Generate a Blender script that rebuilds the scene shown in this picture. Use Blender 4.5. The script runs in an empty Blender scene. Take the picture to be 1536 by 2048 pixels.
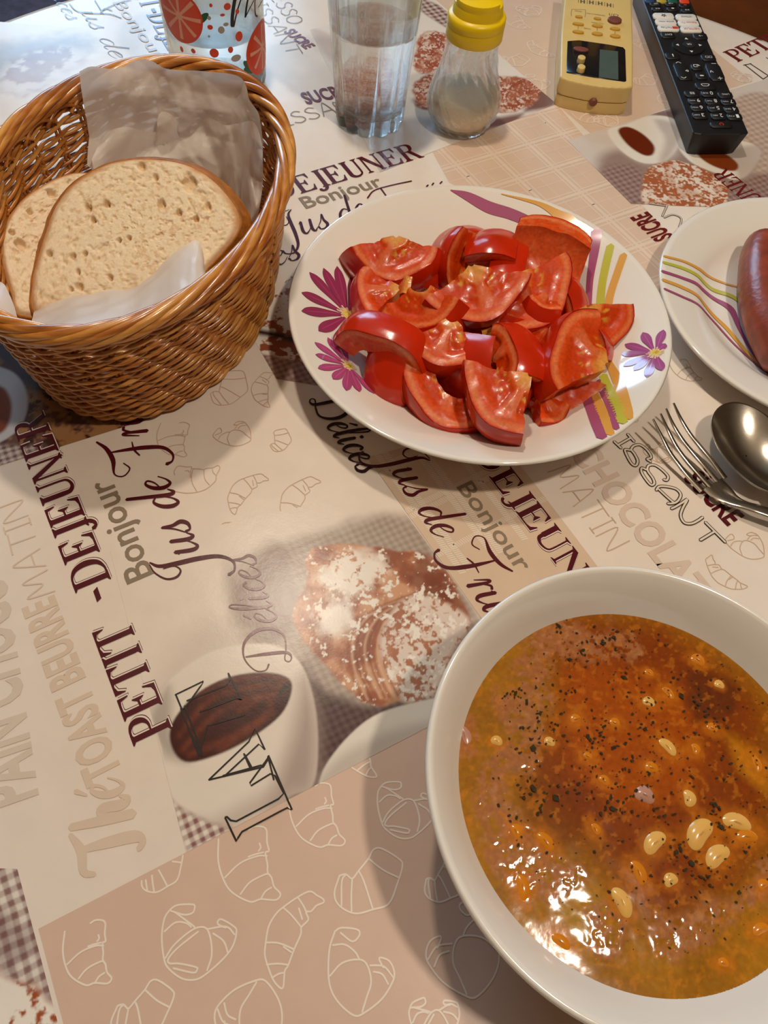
import bpy, bmesh, math, random
import numpy as np
from mathutils import Vector, Matrix
from mathutils.geometry import tessellate_polygon

# ------------------------------------------------------------------ camera, world, lights, exposure
# All coordinates below are table coordinates in metres (x right, y away, z up, table top z = 0), many unprojected from image pixels;
# the last lines lift the whole scene so that the floor is at z = 0 and the table top at z = 0.75.
TZ = 0.75
SC = bpy.context.scene
COL = SC.collection
rng = np.random.RandomState(7)
random.seed(7)

cam = bpy.data.cameras.new('camera')
cam.sensor_fit = 'VERTICAL'; cam.sensor_height = 36.0; cam.lens = 1533.15 / 2048 * 36.0
cam.clip_start = 0.02
camo = bpy.data.objects.new('camera', cam); COL.objects.link(camo)
camo.matrix_world = Matrix(((0.9930472, -0.11771687, 0.0, 0.0),
                            (0.10036056, 0.84663123, -0.52263116, 0.0),
                            (0.0615225, 0.51899741, 0.8525589, 0.36492),
                            (0, 0, 0, 1)))
SC.camera = camo

W = bpy.data.worlds.new('world'); SC.world = W; W.use_nodes = True
W.node_tree.nodes['Background'].inputs[0].default_value = (1.0, 0.85, 0.7, 1)
W.node_tree.nodes['Background'].inputs[1].default_value = 0.3

def lamp(name, loc, energy, color, radius):
    l = bpy.data.lights.new(name, 'POINT'); l.energy = energy; l.color = color; l.shadow_soft_size = radius; l.cycles.is_caustics_light = True
    o = bpy.data.objects.new(name, l); o.location = loc; COL.objects.link(o); return o
WARM = (1.0, 0.865, 0.705)
lamp('lamp_bulb', (0.35, 0.09, 1.02), 17.0, WARM, 0.030)
lamp('lamp_bulb', (-0.16, 0.62, 1.02), 15.5, WARM, 0.030)

SC.view_settings.view_transform = 'Standard'
SC.view_settings.look = 'None'
SC.view_settings.gamma = 1.0
SC.view_settings.use_curve_mapping = False
SC.view_settings.exposure = -0.03
SC.cycles.use_denoising = True
SC.cycles.max_bounces = 14
SC.cycles.transmission_bounces = 12
SC.cycles.sample_clamp_indirect = 4.0

# ------------------------------------------------------------------ helpers
def lin(h):
    """'#rrggbb' (sRGB) -> linear rgb"""
    c = np.array([int(h[i:i + 2], 16) for i in (1, 3, 5)]) / 255.0
    return np.where(c <= 0.04045, c / 12.92, ((c + 0.055) / 1.055) ** 2.4)

def T(s):      # "x,y x,y" in tenths of a millimetre -> (n,2) metres on the table top; values traced from image pixels
    return np.array([[float(v) for v in p.split(',')] for p in s.split()]) * 1e-4

def mkmesh(name, V, F, mats, smooth=True, sharp=None, mi=None, col=None):
    me = bpy.data.meshes.new(name)
    V = np.asarray(V, dtype=np.float32)
    fl = F if isinstance(F, list) and len(F) and isinstance(F[0], np.ndarray) and F[0].ndim == 2 else None
    if isinstance(F, np.ndarray): fl = [F]
    if fl is None:
        cnt = np.array([len(f) for f in F], dtype=np.int32); flat = np.concatenate([np.asarray(f, dtype=np.int32) for f in F])
    else:
        fl = [f for f in fl if len(f)]
        cnt = np.concatenate([np.full(len(f), f.shape[1], dtype=np.int32) for f in fl]); flat = np.concatenate([f.ravel() for f in fl]).astype(np.int32)
    me.vertices.add(len(V)); me.vertices.foreach_set('co', V.ravel())
    me.loops.add(len(flat)); me.loops.foreach_set('vertex_index', flat)
    me.polygons.add(len(cnt)); me.polygons.foreach_set('loop_start', (np.cumsum(cnt) - cnt).astype(np.int32))
    me.polygons.foreach_set('use_smooth', np.full(len(cnt), smooth, dtype=bool))
    for m in (mats if isinstance(mats, (list, tuple)) else [mats]): me.materials.append(m)
    if mi is not None: me.polygons.foreach_set('material_index', np.asarray(mi, dtype=np.int32))
    me.update(calc_edges=True); me.validate()
    if col is not None:
        a = me.color_attributes.new('Col', 'FLOAT_COLOR', 'POINT')
        c4 = np.ones((len(V), 4), dtype=np.float32); c4[:, :3] = col; a.data.foreach_set('color', c4.ravel())
    if smooth and sharp is not None: me.set_sharp_from_angle(angle=math.radians(sharp))
    return me

def wloc(o): return np.array(o['_loc']) if o is not None else np.zeros(3)

def obj(name, V, F, mats, parent=None, loc=None, **kw):
    """one mesh object; V in table coordinates, origin at the parent's base (or at loc)"""
    base = wloc(parent) if parent is not None else np.array(loc if loc is not None else (0, 0, 0), dtype=float)
    o = bpy.data.objects.new(name, mkmesh(name, np.asarray(V) - base, F, mats, **kw)); COL.objects.link(o)
    if parent is not None: o.parent = parent; o['_loc'] = [float(v) for v in base]
    else: o.location = base; o['_loc'] = [float(v) for v in base]
    return o

def tag(o, label, cat, group=None, kind=None):
    o['label'] = label; o['category'] = cat
    if group: o['group'] = group
    if kind: o['kind'] = kind
    return o

def thing(name, loc, label, cat, group=None):
    o = bpy.data.objects.new(name, None); o.location = loc; o.empty_display_size = 0.02; COL.objects.link(o)
    o['_loc'] = [float(v) for v in loc]
    return tag(o, label, cat, group)

def join(parts):
    """[(V,F), ...] -> one V, list of F arrays"""
    Vs, Fs, n = [], [], 0
    for V, F in parts:
        Vs.append(np.asarray(V, dtype=float))
        for f in (F if isinstance(F, list) else [F]):
            if len(f): Fs.append(np.asarray(f) + n)
        n += len(V)
    return np.concatenate(Vs), Fs

def grid_faces(nu, nv, cu=False, cv=False, off=0):
    iu = np.arange(nu if cu else nu - 1); iv = np.arange(nv if cv else nv - 1)
    a, b = np.meshgrid(iu, iv, indexing='ij'); a2 = (a + 1) % nu; b2 = (b + 1) % nv
    return np.stack([a * nv + b, a2 * nv + b, a2 * nv + b2, a * nv + b2], -1).reshape(-1, 4) + off

def smooth_path(P, n=6, closed=False):
    """Catmull-Rom resampling"""
    P = np.asarray(P, dtype=float); m = len(P)
    if m < 3: return P
    out = []
    for i in range(m if closed else m - 1):
        p0 = P[(i - 1) % m] if closed or i > 0 else 2 * P[0] - P[1]
        p1 = P[i]; p2 = P[(i + 1) % m]
        p3 = P[(i + 2) % m] if closed or i + 2 < m else 2 * P[-1] - P[-2]
        for t in np.arange(n) / n:
            out.append(0.5 * (2 * p1 + (p2 - p0) * t + (2 * p0 - 5 * p1 + 4 * p2 - p3) * t * t + (3 * p1 - p0 - 3 * p2 + p3) * t ** 3))
    if not closed: out.append(P[-1])
    return np.array(out)

def tube(P, r, seg=8, closed=False, flat=1.0, up=None, caps=True):
    """tube along P; r scalar or per point; flat = thickness across 'up' relative to width"""
    P = np.asarray(P, dtype=float); n = len(P); r = np.broadcast_to(np.asarray(r, dtype=float), (n,))
    if closed: t = np.roll(P, -1, 0) - np.roll(P, 1, 0)
    else: t = np.gradient(P, axis=0)
    t /= np.linalg.norm(t, axis=1)[:, None] + 1e-12
    if up is not None:
        u = np.broadcast_to(np.asarray(up, dtype=float), (n, 3)); b = np.cross(t, u); b /= np.linalg.norm(b, axis=1)[:, None] + 1e-12; a = np.cross(b, t)
    else:
        a = np.zeros((n, 3)); ref = np.array([0, 0, 1.0]) if abs(t[0, 2]) < 0.9 else np.array([1.0, 0, 0])
        v = np.cross(t[0], ref); v /= np.linalg.norm(v)
        for i in range(n):
            v = v - t[i] * (v @ t[i]); v /= np.linalg.norm(v) + 1e-12; a[i] = v
        b = np.cross(t, a)
    th = np.arange(seg) * 2 * np.pi / seg
    V = P[:, None, :] + r[:, None, None] * (np.cos(th)[None, :, None] * b[:, None, :] + flat * np.sin(th)[None, :, None] * a[:, None, :])
    V = V.reshape(-1, 3); F = [grid_faces(n, seg, closed, True)]
    if not closed and caps:
        F = [F[0], np.array([list(range(seg))[::-1]]), np.array([list(range((n - 1) * seg, n * seg))])]
    return V, F

def lathe(prof, seg=64, c=(0, 0, 0), rf=None):
    """profile [(r,z)] revolved; rf(theta, i) radius factor"""
    prof = np.asarray(prof, dtype=float); th = np.arange(seg) * 2 * np.pi / seg
    V = np.zeros((len(prof), seg, 3))
    for i, (r, z) in enumerate(prof):
        k = rf(th, i) if rf else 1.0
        V[i, :, 0] = c[0] + r * k * np.cos(th); V[i, :, 1] = c[1] + r * k * np.sin(th); V[i, :, 2] = c[2] + z
    return V.reshape(-1, 3), [grid_faces(len(prof), seg, False, True)[:, ::-1]]

def bm_out(bm):
    bm.verts.ensure_lookup_table(); V = np.array([v.co[:] for v in bm.verts]); bm.verts.index_update()
    F = [[v.index for v in f.verts] for f in bm.faces]; bm.free(); return V, F

def prism(poly, z0, z1, bevel=0.0, seg=2, top=1.0):
    """vertical prism over a 2-D polygon, bevelled; top scales the upper outline about its centre"""
    bm = bmesh.new(); poly = np.asarray(poly, dtype=float); c = poly.mean(0)
    lo = [bm.verts.new((x, y, z0)) for x, y in poly]; hi = [bm.verts.new((c[0] + (x - c[0]) * top, c[1] + (y - c[1]) * top, z1)) for x, y in poly]
    n = len(lo); bm.faces.new(lo[::-1]); bm.faces.new(hi)
    for i in range(n): bm.faces.new((lo[i], lo[(i + 1) % n], hi[(i + 1) % n], hi[i]))
    bmesh.ops.recalc_face_normals(bm, faces=bm.faces[:])
    if bevel > 0: bmesh.ops.bevel(bm, geom=bm.edges[:], offset=bevel, segments=seg, profile=0.6, affect='EDGES', clamp_overlap=True)
    return bm_out(bm)

def box(x0, x1, y0, y1, z0, z1, bevel=0.0, seg=2):
    return prism([(x0, y0), (x1, y0), (x1, y1), (x0, y1)], z0, z1, bevel, seg)

def lists(parts):
    """join parts whose faces are python lists"""
    Vs, Fs, n = [], [], 0
    for V, F in parts:
        Vs.append(np.asarray(V, dtype=float))
        for f in F:
            if isinstance(f, np.ndarray) and f.ndim == 2: Fs += [[int(i) + n for i in q] for q in f]
            else: Fs.append([int(i) + n for i in f])
        n += len(V)
    return np.concatenate(Vs), Fs

# value noise, numpy
def _hash(ix, iy, iz, seed):
    h = (ix * 374761393 + iy * 668265263 + iz * 2147483647 + seed * 144665) & 0xffffffff
    h = ((h ^ (h >> 13)) * 1274126177) & 0xffffffff
    return ((h ^ (h >> 16)) & 0xffff) / 65535.0
def vnoise(X, seed=0):
    X = np.asarray(X, dtype=float)
    if X.shape[1] == 2: X = np.c_[X, np.zeros(len(X))]
    i = np.floor(X).astype(np.int64); f = X - i; f = f * f * (3 - 2 * f); r = 0
    for dx in (0, 1):
        for dy in (0, 1):
            for dz in (0, 1):
                w = (f[:, 0] if dx else 1 - f[:, 0]) * (f[:, 1] if dy else 1 - f[:, 1]) * (f[:, 2] if dz else 1 - f[:, 2])
                r = r + w * _hash(i[:, 0] + dx, i[:, 1] + dy, i[:, 2] + dz, seed)
    return r
def fbm(X, o=4, seed=0):
    s, a, t = 0, 1.0, 0
    for k in range(o): s = s + a * vnoise(np.asarray(X) * 2 ** k + 17.3 * k, seed + k); t += a; a *= 0.5
    return s / t
def sstep(a, b, x):
    t = np.clip((x - a) / (b - a), 0, 1); return t * t * (3 - 2 * t)

# ------------------------------------------------------------------ materials
def nodes(name):
    m = bpy.data.materials.new(name); m.use_nodes = True; nt = m.node_tree
    return m, nt, nt.nodes['Principled BSDF']
def P_(b, **kw):
    for k, v in kw.items():
        b.inputs[k.replace('_', ' ')].default_value = v
def bump(nt, b, scale, strength, dist=0.001, detail=4, kind='noise', coord='Object', stretch=None):
    tc = nt.nodes.new('ShaderNodeTexCoord')
    t = nt.nodes.new('ShaderNodeTexVoronoi' if kind == 'voronoi' else 'ShaderNodeTexNoise')
    t.inputs['Scale'].default_value = scale
    if kind == 'noise': t.inputs['Detail'].default_value = detail
    src = tc.outputs[coord]
    if stretch:
        mp = nt.nodes.new('ShaderNodeMapping'); mp.inputs['Scale'].default_value = stretch; nt.links.new(src, mp.inputs['Vector']); src = mp.outputs['Vector']
    nt.links.new(src, t.inputs['Vector'])
    bp = nt.nodes.new('ShaderNodeBump'); bp.inputs['Strength'].default_value = strength; bp.inputs['Distance'].default_value = dist
    nt.links.new(t.outputs[0], bp.inputs['Height'])
    if b.inputs['Normal'].is_linked: nt.links.new(b.inputs['Normal'].links[0].from_socket, bp.inputs['Normal'])
    nt.links.new(bp.outputs['Normal'], b.inputs['Normal'])
    return t
def ramp(nt, fac, stops):
    r = nt.nodes.new('ShaderNodeValToRGB'); e = r.color_ramp.elements
    while len(e) < len(stops): e.new(0.5)
    for el, (p, c) in zip(e, stops): el.position = p; el.color = (*lin(c), 1)
    nt.links.new(fac, r.inputs['Fac']); return r
def plain(name, hexc, rough=0.5, var=0.0, vscale=40, bumps=None, **kw):
    """principled with a slight noise variation of its own colour"""
    m, nt, b = nodes(name); P_(b, Roughness=rough, **kw)
    c = lin(hexc)
    if var > 0:
        tc = nt.nodes.new('ShaderNodeTexCoord'); t = nt.nodes.new('ShaderNodeTexNoise'); t.inputs['Scale'].default_value = vscale; t.inputs['Detail'].default_value = 5
        nt.links.new(tc.outputs['Object'], t.inputs['Vector'])
        r = nt.nodes.new('ShaderNodeValToRGB'); r.color_ramp.elements[0].position = 0.3; r.color_ramp.elements[1].position = 0.7
        r.color_ramp.elements[0].color = (*(c * (1 - var)), 1); r.color_ramp.elements[1].color = (*np.clip(c * (1 + var), 0, 1), 1)
        nt.links.new(t.outputs['Fac'], r.inputs['Fac']); nt.links.new(r.outputs['Color'], b.inputs['Base Color'])
    else: b.inputs['Base Color'].default_value = (*c, 1)
    for a in (bumps or []): bump(nt, b, *a)
    return m
def attr_mat(name, rough, noise_amt=0.0, nscale=300, bumps=None, **kw):
    """principled coloured by the printed / grown colours stored with the mesh"""
    m, nt, b = nodes(name); P_(b, Roughness=rough, **kw)
    a = nt.nodes.new('ShaderNodeAttribute'); a.attribute_name = 'Col'; out = a.outputs['Color']
    if noise_amt > 0:
        tc = nt.nodes.new('ShaderNodeTexCoord'); t = nt.nodes.new('ShaderNodeTexNoise'); t.inputs['Scale'].default_value = nscale; t.inputs['Detail'].default_value = 4
        nt.links.new(tc.outputs['Object'], t.inputs['Vector'])
        mr = nt.nodes.new('ShaderNodeMapRange'); mr.inputs[1].default_value = 0.25; mr.inputs[2].default_value = 0.75
        mr.inputs[3].default_value = 1 - noise_amt; mr.inputs[4].default_value = 1 + noise_amt; nt.links.new(t.outputs['Fac'], mr.inputs[0])
        mx = nt.nodes.new('ShaderNodeVectorMath'); mx.operation = 'SCALE'; nt.links.new(out, mx.inputs[0]); nt.links.new(mr.outputs[0], mx.inputs['Scale']); out = mx.outputs[0]
    nt.links.new(out, b.inputs['Base Color'])
    for q in (bumps or []): bump(nt, b, *q)
    return m
def glass(name, tint='#fcfefd', ior=1.46, through=0.0):
    """clear dielectric; 'through' is the share of light a thin wall lets straight through"""
    m, nt, b = nodes(name); nt.nodes.remove(b)
    g = nt.nodes.new('ShaderNodeBsdfGlass'); g.inputs['Color'].default_value = (*lin(tint), 1); g.inputs['Roughness'].default_value = 0.0; g.inputs['IOR'].default_value = ior; out = g.outputs[0]
    if through > 0:
        t = nt.nodes.new('ShaderNodeBsdfTransparent'); t.inputs['Color'].default_value = (*lin(tint), 1)
        mx = nt.nodes.new('ShaderNodeMixShader'); mx.inputs[0].default_value = through; nt.links.new(out, mx.inputs[1]); nt.links.new(t.outputs[0], mx.inputs[2]); out = mx.outputs[0]
    nt.links.new(out, nt.nodes['Material Output'].inputs['Surface']); return m

M_vinyl = attr_mat('printed_vinyl', 0.25, 0.03, 60, [(900, 0.05, 0.0004), (22, 0.08, 0.004)], Specular_IOR_Level=0.30)
M_porc = attr_mat('printed_porcelain', 0.10, Coat_Weight=0.5, Coat_Roughness=0.04)
M_bowl = plain('white_glazed_stoneware', '#e6dfd4', 0.12, 0.02, 25, Coat_Weight=0.4, Coat_Roughness=0.05)
M_soup = attr_mat('bean_soup', 0.07, 0.18, 420, [(260, 0.03, 0.0005), (45, 0.09, 0.002)])
M_bean = plain('cooked_white_bean', '#dfae5e', 0.2, 0.12, 160, Subsurface_Weight=0.4, Subsurface_Radius=(0.004, 0.0025, 0.001), Subsurface_Scale=0.6)
M_bean2 = plain('bean_under_orange_broth', '#cc7a18', 0.15, 0.12, 160)
M_beanp = plain('pinkish_bean_skin', '#b78674', 0.2, 0.08, 160)
M_herb = plain('dried_herb_flakes', '#33280f', 0.95, 0.4, 900)
M_flesh = attr_mat('tomato_flesh', 0.28, 0.2, 520, [(420, 0.12, 0.0008), (110, 0.04, 0.0012)], Specular_IOR_Level=0.32, Coat_Weight=0.12, Coat_Roughness=0.08, Subsurface_Weight=0.12, Subsurface_Radius=(0.006, 0.0015, 0.0008), Subsurface_Scale=0.5)
M_skin = plain('tomato_skin', '#c62a0a', 0.2, 0.14, 60, [(60, 0.10, 0.002)], Subsurface_Weight=0.15, Subsurface_Radius=(0.006, 0.0015, 0.0008), Subsurface_Scale=0.5)
M_wick = None
def wicker():
    m, nt, b = nodes('varnished_wicker'); P_(b, Roughness=0.28, Coat_Weight=0.35, Coat_Roughness=0.15)
    tc = nt.nodes.new('ShaderNodeTexCoord'); t = nt.nodes.new('ShaderNodeTexNoise'); t.inputs['Scale'].default_value = 120; t.inputs['Detail'].default_value = 6
    oi = nt.nodes.new('ShaderNodeObjectInfo')
    mp = nt.nodes.new('ShaderNodeMapping'); mp.inputs['Scale'].default_value = (0.35, 0.35, 4.0)
    nt.links.new(tc.outputs['Object'], mp.inputs['Vector']); nt.links.new(mp.outputs['Vector'], t.inputs['Vector'])
    ad = nt.nodes.new('ShaderNodeMath'); ad.operation = 'MULTIPLY_ADD'; ad.inputs[1].default_value = 0.25; nt.links.new(oi.outputs['Random'], ad.inputs[0]); nt.links.new(t.outputs['Fac'], ad.inputs[2])
    r = ramp(nt, ad.outputs[0], [(0.30, '#7c4314'), (0.55, '#b26a27'), (0.85, '#dda050')]); nt.links.new(r.outputs['Color'], b.inputs['Base Color'])
    bump(nt, b, 160, 0.35, 0.0006, 5, 'noise', 'Object', (0.3, 0.3, 5.0)); return m
M_wick = wicker()
M_crumb = attr_mat('bread_crumb', 0.85, 0.06, 700, [(900, 0.35, 0.0005), (260, 0.25, 0.0008)], Subsurface_Weight=0.25, Subsurface_Radius=(0.003, 0.002, 0.001), Subsurface_Scale=0.5)
M_crust = plain('baked_crust', '#a8651f', 0.6, 0.35, 140, [(350, 0.5, 0.001)])
def paper():
    m, nt, b = nodes('greaseproof_paper'); P_(b, Roughness=0.42, Coat_Weight=0.1)
    b.inputs['Base Color'].default_value = (*lin('#fbf3ea'), 1)
    tr = nt.nodes.new('ShaderNodeBsdfTranslucent'); tr.inputs['Color'].default_value = (*lin('#fbeee2'), 1)
    tp = nt.nodes.new('ShaderNodeBsdfTransparent')
    m1 = nt.nodes.new('ShaderNodeMixShader'); m1.inputs[0].default_value = 0.38; nt.links.new(b.outputs[0], m1.inputs[1]); nt.links.new(tr.outputs[0], m1.inputs[2])
    m2 = nt.nodes.new('ShaderNodeMixShader'); m2.inputs[0].default_value = 0.09; nt.links.new(m1.outputs[0], m2.inputs[1]); nt.links.new(tp.outputs[0], m2.inputs[2])
    nt.links.new(m2.outputs[0], nt.nodes['Material Output'].inputs['Surface'])
    bump(nt, b, 120, 0.25, 0.001, 6); return m
M_paper = paper()
M_steel = plain('brushed_steel', '#b9b2a6', 0.20, 0.05, 200, [(600, 0.06, 0.0003)], Metallic=1.0)
M_glass = glass('clear_glass', through=0.35)
M_jar = glass('thin_pressed_glass', '#fefefd', 1.46, 0.5)
M_water = glass('water', '#fbfefe', 1.33, 0.25)
M_wet = glass('water_against_glass', '#fdffff', 1.33 / 1.46, 0.25)
M_salt = plain('table_salt', '#f7ead2', 0.8, 0.06, 900, [(1500, 0.6, 0.0006)])
M_yellow = plain('yellow_plastic', '#f2cf08', 0.35, 0.03, 30, Subsurface_Weight=0.1, Subsurface_Radius=(0.003, 0.002, 0.0005))
M_cream = plain('aged_cream_plastic', '#e0c27c', 0.38, 0.03, 40, [(700, 0.06, 0.0003)])
M_ochre = plain('ochre_rubber_key', '#c79a35', 0.5)
M_maroon = plain('maroon_rubber_key', '#7b4136', 0.5)
M_darkp = plain('smoked_window_plastic', '#14181b', 0.18, 0.05, 50)
M_lcd = plain('grey_green_display', '#4d5d59', 0.25, 0.05, 90)
M_black = plain('black_plastic', '#15161a', 0.42, 0.05, 60, [(900, 0.05, 0.0002)])
M_key = plain('black_rubber_key', '#17171a', 0.6)
M_white = plain('white_key', '#e9e6e0', 0.45)
M_print = plain('white_key_print', '#e4e4e4', 0.5)
M_red = plain('red_print', '#d2382a', 0.5)
M_navy = plain('dark_print', '#25304a', 0.5)
M_ink = plain('brown_grey_print', '#6a5a40', 0.6)
M_kred = plain('red_key', '#e2451f', 0.45)
M_kgrn = plain('green_key', '#0d5a48', 0.45)
M_kyel = plain('yellow_key', '#b9a53c', 0.45)
M_kblu = plain('blue_key', '#27466e', 0.45)
M_saus = plain('fried_sausage', '#8e3f2a', 0.3, 0.3, 90, [(220, 0.35, 0.001)])
M_char = plain('charred_split', '#3c130c', 0.4, 0.3, 150)
M_orange = plain('orange_enamel', '#d6401a', 0.3)
M_slice = plain('pale_orange_enamel', '#e7a184', 0.35)
M_taupe = plain('taupe_enamel', '#a59a92', 0.35)
M_green = plain('green_enamel', '#1f5a38', 0.35)
M_inkb = plain('black_enamel', '#16120f', 0.3)
M_wood = plain('table_wood', '#5a3a20', 0.4, 0.3, 20)

# ------------------------------------------------------------------ room shell
M_wall = plain('painted_wall', '#8f7a5c', 0.9, 0.03, 6)
M_ceil = plain('white_ceiling', '#b0a28c', 0.9)
M_floor = plain('brown_parquet', '#b8652c', 0.5, 0.25, 7, [(60, 0.1, 0.001)])
M_rug = plain('grey_violet_rug', '#6a6170', 0.95, 0.25, 40, [(300, 0.6, 0.004)])
M_frame = plain('white_window_frame', '#e8e6e2', 0.5)
def struct(name, V, F, m, **kw):
    o = obj(name, V, F, m, **kw); o['kind'] = 'structure'; return o
FZ = -TZ
fl = struct('floor', *box(-2.6, 2.6, -2.2, 2.8, FZ - 0.05, FZ - 0.006), M_floor, loc=(0, 0, FZ), smooth=False)
V, F = box(0, 0.0885, 0, 0.62, FZ - 0.01, FZ, 0.0012, 1)
plank_me = None
for i in range(13):
    for j in range(3):
        x, y = 0.32 + i * 0.09, 1.55 + j * 0.6225 - (0.31 if i % 2 else 0)
        if y + 0.62 > 2.79: continue
        if plank_me is None:
            o = bpy.data.objects.new('plank', mkmesh('plank', np.asarray(V) - [0, 0, FZ], F, M_floor, smooth=False)); plank_me = o.data
        else: o = bpy.data.objects.new('plank', plank_me)
        COL.objects.link(o); o.parent = fl; o.location = (x, y, 0)
struct('ceiling', *box(-2.6, 2.6, -2.2, 2.8, 1.85, 1.9), M_ceil, loc=(0, 0, 1.85), smooth=False)
WX0, WX1, WZ0, WZ1 = -1.75, -0.50, 0.45, 1.55
wb = []
for x0, x1, z0, z1 in ((-2.6, WX0, FZ, 1.85), (WX1, 2.6, FZ, 1.85), (WX0, WX1, FZ, WZ0), (WX0, WX1, WZ1, 1.85)): wb.append(box(x0, x1, 2.8, 2.95, z0, z1))
struct('wall_back', *lists(wb), M_wall, loc=(0, 2.8, FZ), smooth=False)
struct('wall_left', *box(-2.7, -2.6, -2.2, 2.8, FZ, 1.85), M_wall, loc=(-2.6, 0, FZ), smooth=False)
struct('wall_right', *box(2.6, 2.7, -2.2, 2.8, FZ, 1.85), M_wall, loc=(2.6, 0, FZ), smooth=False)
struct('wall_front', *box(-2.6, 2.6, -2.3, -2.2, FZ, 1.85), M_wall, loc=(0, -2.2, FZ), smooth=False)
m, nt, b = nodes('daylit_window_pane'); P_(b, Roughness=0.1); b.inputs['Base Color'].default_value = (0.3, 0.4, 0.5, 1)
b.inputs['Emission Color'].default_value = (0.40, 0.69, 1.0, 1); b.inputs['Emission Strength'].default_value = 12.0
M_pane = m
wf = [box(WX0, WX0 + 0.06, 2.82, 2.9, WZ0, WZ1), box(WX1 - 0.06, WX1, 2.82, 2.9, WZ0, WZ1), box(WX0 + 0.06, WX1 - 0.06, 2.82, 2.9, WZ0, WZ0 + 0.06), box(WX0 + 0.06, WX1 - 0.06, 2.82, 2.9, WZ1 - 0.06, WZ1), box((WX0 + WX1) / 2 - 0.04, (WX0 + WX1) / 2 + 0.04, 2.82, 2.9, WZ0 + 0.06, WZ1 - 0.06)]
win = struct('window_1', *lists(wf), M_frame, loc=((WX0 + WX1) / 2, 2.82, WZ0), smooth=False)
xm = (WX0 + WX1) / 2
obj('pane', *box(WX0 + 0.06, xm - 0.04, 2.86, 2.87, WZ0 + 0.06, WZ1 - 0.06), M_pane, win, smooth=False)
obj('pane', *box(xm + 0.04, WX1 - 0.06, 2.86, 2.87, WZ0 + 0.06, WZ1 - 0.06), M_pane, win, smooth=False)
struct('baseboard_back', *box(-2.59, 2.59, 2.782, 2.8, FZ, FZ + 0.08, 0.004), M_frame, loc=(0, 2.79, FZ))
tag(obj('rug', *prism([(-2.2, 1.5), (-0.35, 1.5), (-0.35, 2.74), (-2.2, 2.74)], FZ, FZ + 0.012, 0.005), M_rug, loc=(-1.3, 2.1, FZ)),
    'grey violet rug on the floor beyond the far left edge of the table', 'rug')

# ------------------------------------------------------------------ round table
TC = np.array([0.0306, 0.3636]); TR = 0.5136
th = np.arange(128) * 2 * np.pi / 128
circ = lambda r, n=128, c=TC: np.stack([c[0] + r * np.cos(np.arange(n) * 2 * np.pi / n), c[1] + r * np.sin(np.arange(n) * 2 * np.pi / n)], 1)
tb = thing('dining_table', (TC[0], TC[1], FZ), 'round wooden dining table under the printed vinyl cloth', 'table')
obj('tabletop', *prism(circ(TR - 0.006), -0.032, -0.0025, 0.003), M_wood, tb, sharp=40)
obj('pedestal', *lathe([(0.0, -0.032), (0.12, -0.033), (0.10, -0.06), (0.045, -0.1), (0.04, -0.3), (0.06, -0.45), (0.075, -0.5), (0.075, -0.62), (0.05, -0.66), (0.0, -0.66)], 40, (TC[0], TC[1], 0)), M_wood, tb)
for k in range(4):
    a = k * math.pi / 2 + 0.6; d = np.array([math.cos(a), math.sin(a), 0]); c0 = np.array([TC[0], TC[1], 0])
    P = smooth_path([c0 + d * 0.06 + [0, 0, -0.58], c0 + d * 0.2 + [0, 0, -0.60], c0 + d * 0.33 + [0, 0, -0.68], c0 + d * 0.40 + [0, 0, -0.722]], 5)
    obj('leg', *tube(P, np.linspace(0.034, 0.026, len(P)), 10), M_wood, tb)

# ------------------------------------------------------------------ printed vinyl tablecloth: one mesh, the print lies on it as flat faces
class Print:
    def __init__(s): s.V, s.F, s.C, s.n, s.k = [], [], [], 0, 0
    def add(s, V, F, c, z):
        V = np.array(V, dtype=float)
        if V.shape[1] == 2: V = np.c_[V, np.full(len(V), z)]
        if len(V) < 2000: s.k = (s.k + 1) % 34; V[:, 2] += s.k * 1.0e-6      # inks never lie exactly in one plane
        s.V.append(V); s.C.append(np.broadcast_to(np.asarray(c, dtype=float), (len(V), 3)))
        for f in (F if isinstance(F, list) else [F]):
            if not len(f): continue
            f = np.array(f); q = V[f][:, :, :2]; nx = np.roll(q, -1, 1)      # every printed face looks up
            neg = (q[:, :, 0] * nx[:, :, 1] - nx[:, :, 0] * q[:, :, 1]).sum(1) < 0
            if V[:, 2].max() - V[:, 2].min() < 1e-3: f[neg] = f[neg][:, ::-1]
            s.F.append(f + s.n)
        s.n += len(V)
PR = Print()
LZ = 6.0e-5           # one ink layer
def poly(P, c, z):
    P = np.asarray(P); tri = tessellate_polygon([[Vector((x, y, 0)) for x, y in P]])
    t = np.array([list(q) for q in tri])
    a = P[t[:, 1]] - P[t[:, 0]]; b_ = P[t[:, 2]] - P[t[:, 0]]; neg = a[:, 0] * b_[:, 1] - a[:, 1] * b_[:, 0] < 0
    t[neg] = t[neg][:, ::-1]
    PR.add(P, t, c, z * LZ)
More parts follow.
